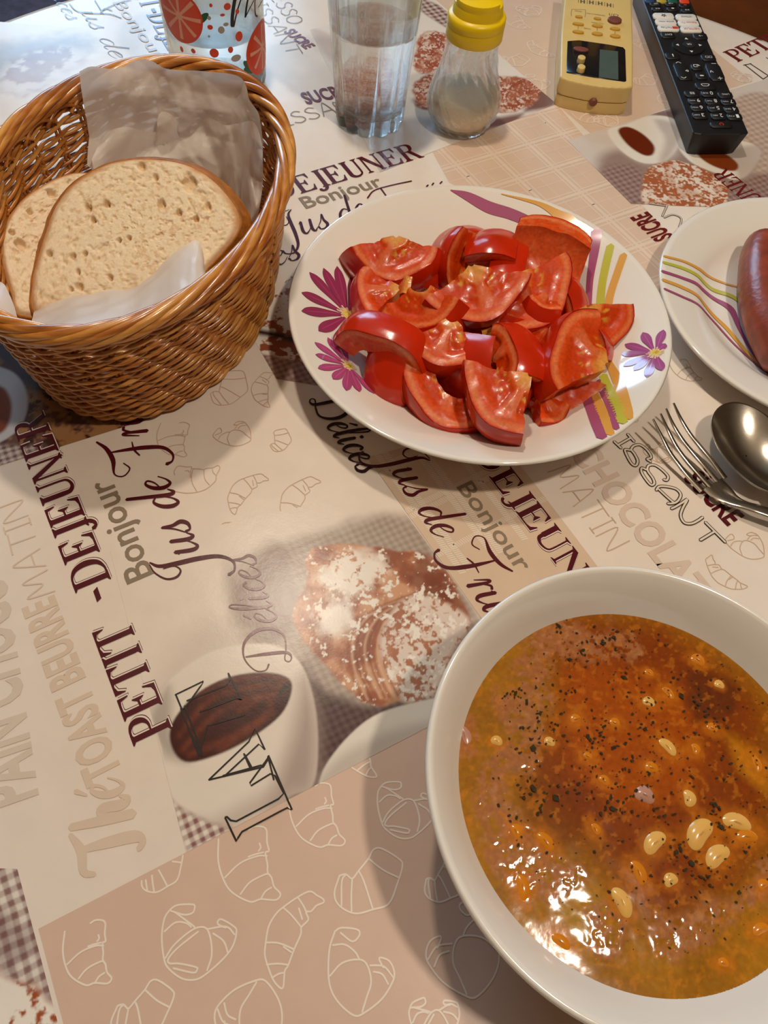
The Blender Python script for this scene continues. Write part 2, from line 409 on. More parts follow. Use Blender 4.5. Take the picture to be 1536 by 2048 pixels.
def ribbon(P, w, c, z, n=6, closed=False):
    """flat ink stroke along P, width w (scalar or per control point), round ends"""
    P = np.asarray(P, dtype=float); w = np.broadcast_to(np.asarray(w, dtype=float), (len(P),))
    Q = smooth_path(np.c_[P, w], n, closed) if n > 1 else np.c_[P, w]
    if closed: Q = np.r_[Q, Q[:1]]
    p, w = Q[:, :2], np.maximum(Q[:, 2], 1e-5)
    keep = np.r_[True, np.linalg.norm(np.diff(p, axis=0), axis=1) > 1e-6]; p, w = p[keep], w[keep]
    if len(p) < 2: return
    t = np.gradient(p, axis=0); t /= np.linalg.norm(t, axis=1)[:, None] + 1e-12
    nrm = np.stack([-t[:, 1], t[:, 0]], 1); L = p + nrm * w[:, None] / 2; R = p - nrm * w[:, None] / 2
    m = len(p); V = np.r_[L, R]; i = np.arange(m - 1)
    F = np.stack([i, i + m, i + m + 1, i + 1], 1); zr = z * LZ + np.linspace(0, 2.0e-5, m); V = np.c_[V, np.r_[zr, zr]]
    if not closed:
        e0 = p[0] - t[0] * w[0] * 0.4; e1 = p[-1] + t[-1] * w[-1] * 0.4
        V = np.r_[V, [[*e0, zr[0]], [*e1, zr[-1] + 1e-6]]]; PR.add(V, [F, np.array([[0, 2 * m, m], [m - 1, 2 * m - 1, 2 * m + 1]])], c, z * LZ)
    else: PR.add(V, F, c, z * LZ)
def clip(P, Q):
    """convex clip of polygon P by convex polygon Q (counter-clockwise)"""
    P = [np.array(p) for p in P]; Q = np.asarray(Q)
    ar = sum(Q[i][0] * Q[(i + 1) % len(Q)][1] - Q[(i + 1) % len(Q)][0] * Q[i][1] for i in range(len(Q)))
    if ar < 0: Q = Q[::-1]
    for i in range(len(Q)):
        a, b_ = Q[i], Q[(i + 1) % len(Q)]; d = b_ - a; out = []
        s = lambda p: d[0] * (p[1] - a[1]) - d[1] * (p[0] - a[0])
        for j in range(len(P)):
            p, q = P[j], P[(j + 1) % len(P)]; sp, sq = s(p), s(q)
            if sp >= 0: out.append(p)
            if sp * sq < 0: out.append(p + (q - p) * sp / (sp - sq))
        P = out
        if len(P) < 3: return None
    return np.array(P)
def bands(Q, d, offs, w, c, z):
    """straight bands across the convex area Q, direction d, at offsets along its normal from the first corner"""
    d = np.asarray(d, dtype=float); d /= np.linalg.norm(d); n = np.array([-d[1], d[0]]); o0 = np.asarray(Q)[0]
    for o in offs:
        c0 = o0 + n * o; P = clip([c0 - d - n * w / 2, c0 + d - n * w / 2, c0 + d + n * w / 2, c0 - d + n * w / 2], Q)
        if P is not None: poly(P, c, z)

CREAM = lin('#e9dccf'); TAN = lin('#d8baa7'); TANL = lin('#e5cfbc'); BURG = lin('#54111c'); DARK = lin('#2a2420')
GREYB = lin('#8d7d68'); WM = lin('#dcc7b3'); WMG = lin('#d9c9b8'); LINE = lin('#cdb296'); WHL = lin('#efe2d3'); MAUVE = lin('#7a4a4a')
# the sheet itself: flat disc, rolled edge, short hanging skirt with soft folds
nr, ns = 14, 192
tt = np.arange(ns) * 2 * np.pi / ns
prof = [(0.0001, 0)] + [(TR * k / 10 - (0.008 if k == 10 else 0), 0) for k in range(1, 11)] + [(TR - 0.003, -0.0006), (TR - 0.0006, -0.003), (TR + 0.001, -0.008), (TR + 0.004, -0.05), (TR + 0.008, -0.10), (TR + 0.010, -0.145)]
V = []
for r, z in prof:
    f = np.clip(-z / 0.145, 0, 1)
    rr = r + f * (0.016 * np.sin(tt * 17) + 0.008 * np.sin(tt * 29 + 1))
    V.append(np.stack([TC[0] + rr * np.cos(tt), TC[1] + rr * np.sin(tt), np.full(ns, z)], 1))
V = np.concatenate(V); PR.add(V, grid_faces(len(prof), ns, False, True)[:, ::-1], CREAM, 0)

# --- painted colour patches: a fine grid whose points carry the colours of the printed photograph
def inside_sd(Pg, X):
    """signed distance to a closed outline (negative inside)"""
    A = Pg; B = np.roll(Pg, -1, 0); d = np.full(len(X), 1e9); ins = np.zeros(len(X), dtype=bool)
    for a, b_ in zip(A, B):
        e = b_ - a; w = X - a; t = np.clip((w @ e) / (e @ e + 1e-18), 0, 1); q = w - t[:, None] * e
        d = np.minimum(d, (q * q).sum(1)); c1 = (a[1] > X[:, 1]) != (b_[1] > X[:, 1])
        with np.errstate(divide='ignore', invalid='ignore'): xi = (b_[0] - a[0]) * (X[:, 1] - a[1]) / (b_[1] - a[1]) + a[0]
        ins ^= c1 & (X[:, 0] < xi)
    return np.where(ins, -1, 1) * np.sqrt(d)
def line_d(P, X):
    d = np.full(len(X), 1e9)
    for a, b_ in zip(P[:-1], P[1:]):
        e = b_ - a; w = X - a; t = np.clip((w @ e) / (e @ e + 1e-18), 0, 1); q = w - t[:, None] * e; d = np.minimum(d, (q * q).sum(1))
    return np.sqrt(d)
class Photo:
    def __init__(s, quad, step, base):
        q = np.asarray(quad); a, b_, c, d = q
        nu = max(2, int(max(np.linalg.norm(b_ - a), np.linalg.norm(c - d)) / step)); nv = max(2, int(max(np.linalg.norm(d - a), np.linalg.norm(c - b_)) / step))
        u, v = np.meshgrid(np.linspace(0, 1, nu), np.linspace(0, 1, nv), indexing='ij'); u, v = u.ravel()[:, None], v.ravel()[:, None]
        s.X = a * (1 - u) * (1 - v) + b_ * u * (1 - v) + c * u * v + d * (1 - u) * v; s.F = grid_faces(nu, nv)
        if np.cross(b_ - a, d - a) < 0: s.F = s.F[:, ::-1]
        s.C = np.tile(np.asarray(base, dtype=float), (len(s.X), 1))
    def mix(s, a, c):
        a = np.clip(a, 0, 1)[:, None]; s.C = s.C * (1 - a) + np.asarray(c) * a
    def blob(s, P, c, soft=0.001, alpha=1.0, warp=0.0, wf=120, curve=True):
        P = np.asarray(P); P = smooth_path(P, 5, True) if curve else P
        d = inside_sd(P, s.X)
        if warp: d = d + warp * (fbm(s.X * wf, 4, 3) - 0.5) * 2
        a = sstep(soft, -soft, d) * alpha
        if c is not None: s.mix(a, c)
        return a
    def stroke(s, P, w, c, soft=0.001, alpha=1.0):
        s.mix(sstep(w + soft, max(w - soft, 0), line_d(smooth_path(np.asarray(P), 5), s.X)) * alpha, c)
    def gingham(s, a, d, pitch, c, amt=0.5, blur=0.3):
        d = np.asarray(d) / np.linalg.norm(d); n = np.array([-d[1], d[0]])
        X = s.X + 0.0012 * (np.stack([fbm(s.X * 90, 3, 5), fbm(s.X * 90, 3, 9)], 1) - 0.5)
        g1 = sstep(-blur, blur, np.sin(X @ d * 2 * np.pi / pitch)); g2 = sstep(-blur, blur, np.sin(X @ n * 2 * np.pi / pitch))
        s.mix(a * amt * (g1 + g2) / 2, c)
    def sugar(s, a, dens=0.5, freq=420, c=lin('#efe6da'), seed=2):
        f = fbm(s.X * freq, 5, seed) * 0.6 + fbm(s.X * freq * 0.25, 3, seed + 5) * 0.4
        s.mix(a * sstep(1 - dens - 0.035, 1 - dens + 0.035, f), c)
    def done(s, z): PR.add(s.X, s.F, s.C, z * LZ)

PINKB = lin('#a9624a'); BROWN = lin('#5d2a1c'); PURP = lin('#4a2c2e'); GREYC = lin('#9a8577'); WHITE = lin('#efe7db'); COFF = lin('#3f130a'); COFFL = lin('#8a4122')
# main photograph: espresso cup, sugared croissant and checked cloth
U = T("-824,624 -678,401"); gd = U[1] - U[0]
p = Photo(np.array([T("-678,401")[0], T("786,1368")[0], T("3,2402")[0], T("-1415,1803")[0]]), 0.00055, CREAM)
cl = p.blob(T("-680,1856 -589,1945 -390,2048 -128,2151 55,2225 207,2181 475,1815 617,1495 439,1018 -134,680 -281,887 -434,1364 -611,1368 -698,1548"), GREYC, 0.006, 0.95, 0.004, 60)
p.gingham(cl, gd, 0.0038, WHITE, 0.26, 1.2)
lo = p.blob(T("-323,1299 -183,1188 -5,1135 185,1182 379,1206 438,1042 -128,638 -328,746 -219,941"), PURP, 0.004, 1, 0.002)
p.gingham(lo, gd, 0.0036, GREYC, 0.22, 0.9)
p.blob(T("-960,877 -975,1218 -855,1445 -667,1524 -457,1496 -336,1376 -576,1319 -844,1183"), lin('#cfc0b2'), 0.010, 0.6)
p.blob(T("-700,1562 -833,1821 -712,1883 -536,1952 -387,1702 -390,1477 -537,1377"), lin('#8b7468'), 0.005, 0.8, 0.003)
g = p.blob(T("-383,1911 -282,1981 -111,2010 76,2001 215,2004 316,1962 409,1851 502,1666 514,1639 417,1454 341,1231 166,1170 91,1144 -11,1164 -135,1252 -238,1346 -344,1445 -397,1550 -390,1653 -358,1750"), lin('#a8633f'), 0.0012, 1, 0.0012, 200)
r2 = fbm(p.X * 130, 4, 4); p.mix(g * sstep(0.42, 0.7, r2) * 0.8, lin('#d8a580')); p.mix(g * sstep(0.5, 0.28, r2) * 0.55, lin('#7e3f28'))
for k in range(9):
    q = T("407,1836 265,1759 115,1667 34,1572 4,1445 36,1317 111,1186") + np.array([-0.0016, -0.0004]) * (k - 3) * 1.3
    p.stroke(q, 0.0004 + 0.0002 * (k % 3), [lin('#7a3b26'), lin('#d9b494'), lin('#93502f')][k % 3], 0.0006, 0.6)
p.blob(T("221,1999 333,1946 406,1850 495,1659 401,1704 265,1759 166,1834 199,1928"), lin('#763826'), 0.003, 0.75, 0.002)
lb = p.blob(T("83,1592 138,1699 239,1755 373,1729 509,1633 415,1443 348,1232 210,1173 154,1254 80,1375 56,1479"), lin('#b07558'), 0.002, 0.7)
s1 = p.blob(T("-297,1802 -183,1954 6,1964 55,1879 -26,1764 -125,1708 -258,1719"), None, 0.005, 1, 0.004, 150)
s2 = p.blob(T("-291,1586 -171,1658 -99,1597 -125,1497 -198,1474 -254,1508"), None, 0.004, 1, 0.004, 150)
p.sugar(np.clip(s1 + s2, 0, 1), 0.58); p.sugar(lb, 0.55, 420, WHITE, 6); p.sugar(g, 0.40, 520, WHITE, 8)
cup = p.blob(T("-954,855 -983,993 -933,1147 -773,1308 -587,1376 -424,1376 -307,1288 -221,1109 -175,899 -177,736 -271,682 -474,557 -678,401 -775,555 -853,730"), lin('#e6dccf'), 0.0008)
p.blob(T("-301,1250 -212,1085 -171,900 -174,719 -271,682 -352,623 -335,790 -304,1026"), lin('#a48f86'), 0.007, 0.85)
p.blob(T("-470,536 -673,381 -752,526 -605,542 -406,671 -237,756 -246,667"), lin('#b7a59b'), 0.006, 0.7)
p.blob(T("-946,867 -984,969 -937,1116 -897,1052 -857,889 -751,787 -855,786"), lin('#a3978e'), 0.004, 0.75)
cf = p.blob(T("-853,843 -871,946 -801,1083 -673,1186 -511,1237 -381,1230 -342,1169 -374,1042 -498,913 -642,817 -771,775"), COFF, 0.0008)
for k, q in enumerate((T("-823,893 -722,1073 -545,1157 -403,1181"), T("-795,827 -701,979 -557,1093 -385,1151"), T("-625,847 -506,954 -430,1059 -464,1116 -571,1042"), T("-774,1091 -647,1177 -484,1222 -378,1210"), T("-756,809 -571,923 -426,1035"))):
    a = np.exp(-(line_d(smooth_path(q, 5), p.X) / 0.0019) ** 2) * cf * (0.25 + fbm(p.X * 300, 3, 2)); p.mix(a * 0.5, COFFL)
p.mix(cf * np.exp(-(line_d(T("-374,1185 -396,1142"), p.X) / 0.0012) ** 2), lin('#232321'))
tri = p.blob(T("-834,666 -652,373 -485,503 -602,532 -723,571 -788,606"), lin('#8a5f5c'), 0.0015); p.gingham(tri, gd, 0.0042, WHITE, 0.9, 0.6)
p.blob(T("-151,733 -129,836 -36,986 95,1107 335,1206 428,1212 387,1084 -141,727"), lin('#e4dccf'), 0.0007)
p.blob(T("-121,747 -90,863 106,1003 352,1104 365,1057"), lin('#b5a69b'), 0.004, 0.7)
fade = sstep(0.0, 0.03, inside_sd(T("-1312,1817 -1069,1804 -852,1910 -771,2046 -584,2235 -214,2423 60,2568 -1653,2426"), p.X)); p.C = CREAM * (1 - fade[:, None]) + p.C * fade[:, None]
fx = sstep(0.0, 0.0012, -inside_sd(T("-1194,1295 -943,902 -893,816 -826,634 -552,206 454,746 1152,915 6,2406 -223,2492 -1450,2113"), p.X)); p.C = CREAM * (1 - fx[:, None]) + p.C * fx[:, None]
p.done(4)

# bottom-left photograph: checked cloth and sugared pastry
p = Photo(T("-1561,246 -1364,261 -1010,-273 -1342,-321"), 0.0007, lin('#8d6c68')); g = np.ones(len(p.X)); p.gingham(g, gd, 0.0052, WHITE, 0.85, 0.5)
p.mix(sstep(0.45, 0.7, fbm(p.X * 60, 3, 3)) * 0.45, lin('#6d4a4a'))
a = p.blob(T("-1422,-114 -1236,-130 -1106,-159 -986,-287 -1336,-337"), lin('#a4532d'), 0.002, 1, 0.002); p.sugar(a, 0.55, 300)
p.done(4)
# photograph under the basket: cup rim, crumbs and checked cloth
p = Photo(T("-2298,2159 -1433,2685 -1207,3273 -2669,3123"), 0.001, lin('#6b4a40'))
p.sugar(np.ones(len(p.X)), 0.5, 160, lin('#a2754c')); p.sugar(np.ones(len(p.X)), 0.42, 200, lin('#46241c'), 9)
p.blob(T("-2654,3083 -2287,3100 -2035,2895 -2182,2793 -2435,2994"), lin('#4c4350'), 0.006)
a = p.blob(T("-2361,2322 -2044,2393 -1954,2381 -1968,2173 -2286,2127"), lin('#7d5b5c'), 0.003); p.gingham(a, gd, 0.004, WHITE, 0.7)
p.blob(T("-2587,2909 -2381,2929 -2244,2842 -2155,2681 -2144,2515 -2217,2396 -2361,2322"), lin('#c9c6c8'), 0.001); p.blob(T("-2536,2777 -2363,2796 -2264,2703 -2218,2559 -2238,2454 -2386,2389"), lin('#83402c'), 0.0015)
p.done(4)
# photograph between basket and plate: sugared croissant over checked cloth
p = Photo(T("-1003,3480 -756,3102 -109,3072 -729,4299"), 0.0008, lin('#8b6a62')); g = np.ones(len(p.X)); p.gingham(g, gd, 0.004, lin('#c8b0a6'), 0.6)
a = p.blob(T("-1062,3339 -1013,3753 -900,4064 -661,4311 -499,3653 -576,3288 -765,3279"), lin('#9c563e'), 0.002, 1, 0.003); p.sugar(a, 0.52, 260)
p.mix(np.exp(-(line_d(T("-976,3476 -796,3461 -595,3414"), p.X) / 0.003) ** 2), lin('#3c2018'))
p.done(4)
# photograph behind the salt shaker: sugared pastries on a white plate
p = Photo(T("1043,6461 -336,5254 -1165,7168 -142,7997"), 0.0011, lin('#e3d9cf'))
a = p.blob(T("-185,7939 209,7659 545,7227 363,7254 80,7451 -218,7744"), lin('#7a4c48'), 0.002); p.gingham(a, gd, 0.006, WHITE, 0.6)
a = p.blob(T("486,6114 776,6280 1043,6461 817,6702 734,6164 409,5958"), lin('#6a3730'), 0.004, 0.9)
a = p.blob(T("-1165,7168 -979,7124 -806,6829 -923,6722"), lin('#c9b3a6'), 0.004, 0.8)
for q, s in (("-184,7303 39,7371 82,7024 -9,6721 -184,6723", 3), ("-92,6664 117,6788 258,6584 151,6188 -98,6173 -180,6415", 4), ("490,6750 817,6780 904,6605 775,6353 567,6238 478,6403", 5), ("-837,7071 -536,7181 -333,6933 -375,6450 -725,6529", 6), ("-757,6445 -450,6358 -299,6096 -558,5832 -751,6075", 7)):
    a = p.blob(T(q), lin('#9a4f38'), 0.002, 1, 0.003); p.sugar(a, 0.47, 650, lin('#dcc6b6'), s); p.mix(a * sstep(0.4, 0.7, fbm(p.X * 150, 3, s + 3)) * 0.6, lin('#b3735a'))
p.blob(T("-336,5254 -193,5376 17,5710 -4,6014 -246,5965 -464,5715"), lin('#8e8a94'), 0.006, 0.6)
p.done(4)
# photograph at upper right: two espresso cups and a sugared croissant
p = Photo(T("1124,5956 1594,5233 2763,5376 3100,7349"), 0.0010, lin('#d5c9bf'))
p.blob(T("1357,5675 1530,5907 1745,5782 2001,5932 2129,6375 2653,6779 2988,6697 2763,5376 1581,5159"), lin('#8d7268'), 0.008, 0.85)
p.blob(T("1865,6504 2152,6585 2216,6393 2034,6270"), lin('#6b3a34'), 0.004, 0.8, 0.003)
a = p.blob(T("1372,5581 1620,5726 1767,5561 1910,5401 2221,5398 2864,5966 2752,5315 1543,5152"), lin('#84655f'), 0.006); p.gingham(a, gd, 0.005, lin('#bca9a0'), 0.5)
a = p.blob(T("2619,6848 3029,6934 2864,5966 2527,5901"), lin('#c9b4a4'), 0.004); p.gingham(a, gd, 0.006, lin('#9a7d70'), 0.6)
p.blob(T("1462,6155 1615,6271 1839,6447 2050,6432 2064,6149 1980,5928 1867,5800 1704,5775 1551,5911"), lin('#e9e2d8'), 0.0015); p.blob(T("1877,6396 2052,6359 2056,6148 1932,5852 1861,5825 1937,6124"), lin('#b5a59b'), 0.004, 0.7)
p.blob(T("1550,6173 1634,6246 1754,6172 1837,6022 1814,5896 1732,5879 1617,5992"), lin('#6b260e'), 0.0015)
p.blob(T("2044,6111 2112,6215 2226,6112 2534,6243 2728,6142 2595,5815 2457,5692 2343,5734 2153,5828 2055,5976"), lin('#e9e2d8'), 0.0015); p.blob(T("2378,6006 2739,6213 2663,5861 2498,5700 2476,5825"), lin('#b3a298'), 0.004, 0.7)
p.blob(T("2157,6085 2267,6106 2422,6028 2508,5910 2474,5812 2353,5814 2223,5908"), lin('#7d3813'), 0.0015)
a = p.blob(T("1698,5485 1780,5724 1993,5850 2227,5777 2382,5583 2285,5289 1881,5097 1702,5241"), lin('#a95f3c'), 0.0015, 1, 0.002); p.sugar(a, 0.50, 520, lin('#e6d6c6')); p.mix(a * sstep(0.45, 0.7, fbm(p.X * 140, 3, 9)) * 0.45, lin('#b0683f'))
p.done(4)
# far-left photograph, pale in the window light
p = Photo(T("-4040,6681 -2814,6793 -2413,5525 -3462,5181"), 0.002, CREAM)
a = p.blob(T("-3840,6161 -3452,6484 -3117,6641 -2909,6525 -2995,6387 -3235,6217 -3431,5948 -3509,5302"), lin('#9a9190'), 0.012, 0.8, 0.006)
a = p.blob(T("-3507,5932 -3388,6300 -3177,6426 -2944,6358 -3010,6038 -3133,5793 -3335,5680"), lin('#a58078'), 0.008, 0.7, 0.006); p.sugar(a, 0.52, 120)
p.done(4)

# --- flat colour areas
Q = T("-1172,8 -678,401 351,1080 1435,1823"); d12 = Q[2] - Q[1]; d12 /= np.linalg.norm(d12); dn = np.array([d12[1], -d12[0]]); Q[0] = Q[1] - d12 * np.linalg.norm(Q[1] - Q[0])
poly([Q[0], Q[0] + d12 * 0.245, Q[0] + d12 * 0.245 + dn * 0.16, Q[0] + dn * 0.16], TAN, 1)
Q = T("-113,8004 1856,8471 1876,8213 2202,8213 2502,7687 2824,7184 2025,6611 1334,6074 1043,6461"); poly(Q, lin('#dcc1ab'), 1)
# plaid field between the plates and the shaker
Q = T("-21,5742 1043,6461 1334,6074 1184,5907 1574,5278 1872,4812 1767,4269 594,4978 196,5232"); Qc = T("-21,5742 1043,6461 1877,4868 1767,4269 594,4978 196,5232")
poly(Qc, lin('#dcc0a9'), 1)
dd = T("501,7192 1043,6461"); dd = dd[1] - dd[0]; de = T("1043,6461 504,6089"); de = de[1] - de[0]
for dv, s in ((dd, 1), (de, 1)):
    bands(Qc, dv, [0.001 + k * 0.034 for k in range(-12, 13)], 0.0012, TANL, 2); bands(Qc, dv, [0.0045 + k * 0.034 for k in range(-12, 13)], 0.0028, TANL, 2); bands(Qc, dv, [0.0085 + k * 0.034 for k in range(-12, 13)], 0.0012, TANL, 2)
    bands(Qc, dv, [0.020 + k * 0.034 for k in range(-12, 13)], 0.0006, TANL, 2)
# plaid strip beside the main photograph
Q = T("-46,2468 601,1614 1218,2018 864,2507 593,2866"); Qs = T("-133,2594 614,1599 1243,1976 864,2524 561,2938")
poly(Qs, lin('#d9bfa6'), 5)
ds = T("3,2402 560,1667"); ds = ds[1] - ds[0]; ds /= np.linalg.norm(ds); dp = np.array([-ds[1], ds[0]])
for o in (0.0060, 0.0105, 0.0270, 0.0315, 0.0480): # bands of fine slanted hatching
    for k in range(70):
        c0 = Qs[0] + dp * o + ds * (k * 0.0013); L = 0.0019
        P = clip([c0 - dp * L - ds * 0.0008, c0 + dp * L + ds * 0.0001, c0 + dp * L + ds * 0.0008, c0 - dp * L - ds * 0.0001], Qs)
        if P is not None: poly(P, lin('#e8dccb'), 6)
for o in (0.010, 0.0145, 0.042, 0.0465, 0.074):
    for k in range(-6, 62):
        c0 = Qs[0] + ds * o + dp * (k * 0.0013); L = 0.0018
        P = clip([c0 - ds * L - dp * 0.0008, c0 + ds * L + dp * 0.0001, c0 + ds * L + dp * 0.0008, c0 - ds * L - dp * 0.0001], Qs)
        if P is not None: poly(P, lin('#e6d6c3'), 6)
# right-hand tan wedge beside the television remote is part of the croissant field above

# --- lettering -------------------------------------------------------------
def font_mesh(text, bold=0.0, _c={}):
    k = (text, bold)
    if k not in _c:
        cu = bpy.data.curves.new('lettering', 'FONT'); cu.body = text; cu.resolution_u = 3; cu.offset = bold
        o = bpy.data.objects.new('lettering', cu); COL.objects.link(o); bpy.context.view_layer.update()
        me = bpy.data.meshes.new_from_object(o.evaluated_get(bpy.context.evaluated_depsgraph_get()))
        me.calc_loop_triangles()
        V = np.array([v.co[:2] for v in me.vertices]); F = np.array([t.vertices[:] for t in me.loop_triangles])
        bpy.data.objects.remove(o); bpy.data.curves.remove(cu); bpy.data.meshes.remove(me)
        _c[k] = (V, F)
    return _c[k]

def arc(cx, cy, rx, ry, a0, a1, n=9):
    a = np.radians(np.linspace(a0, a1, n)); return [(cx + rx * math.cos(t), cy + ry * math.sin(t)) for t in a]
def stem(x, w=0.17, s=0.085, top=True, bot=True):
    P = [(x - s, 0), (x + w + s, 0), (x + w + s, 0.03), (x + w, 0.085), (x + w, 0.915), (x + w + s, 0.97), (x + w + s, 1), (x - s, 1), (x - s, 0.97), (x, 0.915), (x, 0.085), (x - s, 0.03)]
    return ('p', P)
# display capitals: polygons ('p') and swelling strokes ('s', points, widths); last entry is the advance
CAPS = {
 'P': ([stem(0.10), ('s', [(0.26, 0.965), (0.46, 0.96), (0.62, 0.87), (0.66, 0.73), (0.61, 0.58), (0.46, 0.49), (0.26, 0.485)], [.05, .07, .13, .17, .13, .07, .05])], 0.78),
 'E': ([stem(0.10), ('p', [(.26, .94), (.26, 1), (.70, 1), (.72, .72), (.68, .72), (.60, .92), (.5, .94)]), ('p', [(.26, .48), (.26, .54), (.42, .54), (.50, .66), (.53, .66), (.53, .36), (.50, .36), (.42, .48)]), ('p', [(.26, 0), (.26, .06), (.5, .06), (.64, .11), (.74, .31), (.78, .31), (.74, 0)])], 0.84),
 'T': ([stem(0.34), ('p', [(0, .72), (-.02, 1), (.87, 1), (.85, .72), (.82, .72), (.74, .90), (.6, .945), (.25, .945), (.11, .90), (.03, .72)])], 0.90),
 'I': ([stem(0.10)], 0.40),
 'D': ([stem(0.10), ('s', [(0.26, 0.965), (0.50, 0.95), (0.72, 0.80), (0.80, 0.5), (0.72, 0.20), (0.50, 0.05), (0.26, 0.035)], [.05, .07, .15, .20, .15, .07, .05])], 0.98),
 'J': ([stem(0.24, bot=False), ('s', [(0.325, 0.2), (0.30, -0.04), (0.20, -0.16), (0.08, -0.17), (0.0, -0.08)], [.17, .15, .11, .10, .14])], 0.52),
 'U': ([('p', [(.02, 1), (.02, .97), (.10, .915), (.10, .3), (.27, .3), (.27, .915), (.35, .97), (.35, 1)]), ('s', [(0.185, 0.32), (0.20, 0.14), (0.32, 0.035), (0.48, 0.03), (0.63, 0.12), (0.67, 0.32), (0.67, 0.93)], [.17, .16, .12, .09, .08, .075, .075]), ('p', [(.55, 1), (.80, 1), (.80, .97), (.71, .92), (.63, .92), (.55, .97)])], 0.86),
 'N': ([stem(0.10, .07, .09), stem(0.70, .07, .09), ('p', [(.08, 1), (.27, 1), (.77, .10), (.77, -.03), (.70, -.03), (.12, .93)])], 0.92),
 'R': ([stem(0.10), ('s', [(0.26, 0.965), (0.46, 0.96), (0.60, 0.88), (0.63, 0.76), (0.58, 0.62), (0.46, 0.54), (0.26, 0.53)], [.05, .07, .13, .16, .13, .07, .05]), ('p', [(.36, .54), (.55, .54), (.80, .06), (.90, .03), (.90, 0), (.66, 0)])], 0.92),
 'L': ([stem(0.10), ('p', [(.26, 0), (.26, .06), (.5, .06), (.62, .12), (.72, .34), (.76, .34), (.72, 0)])], 0.80),
 '-': ([('p', [(.04, .34), (.36, .34), (.36, .50), (.04, .50)])], 0.42), ' ': ([], 0.4)}
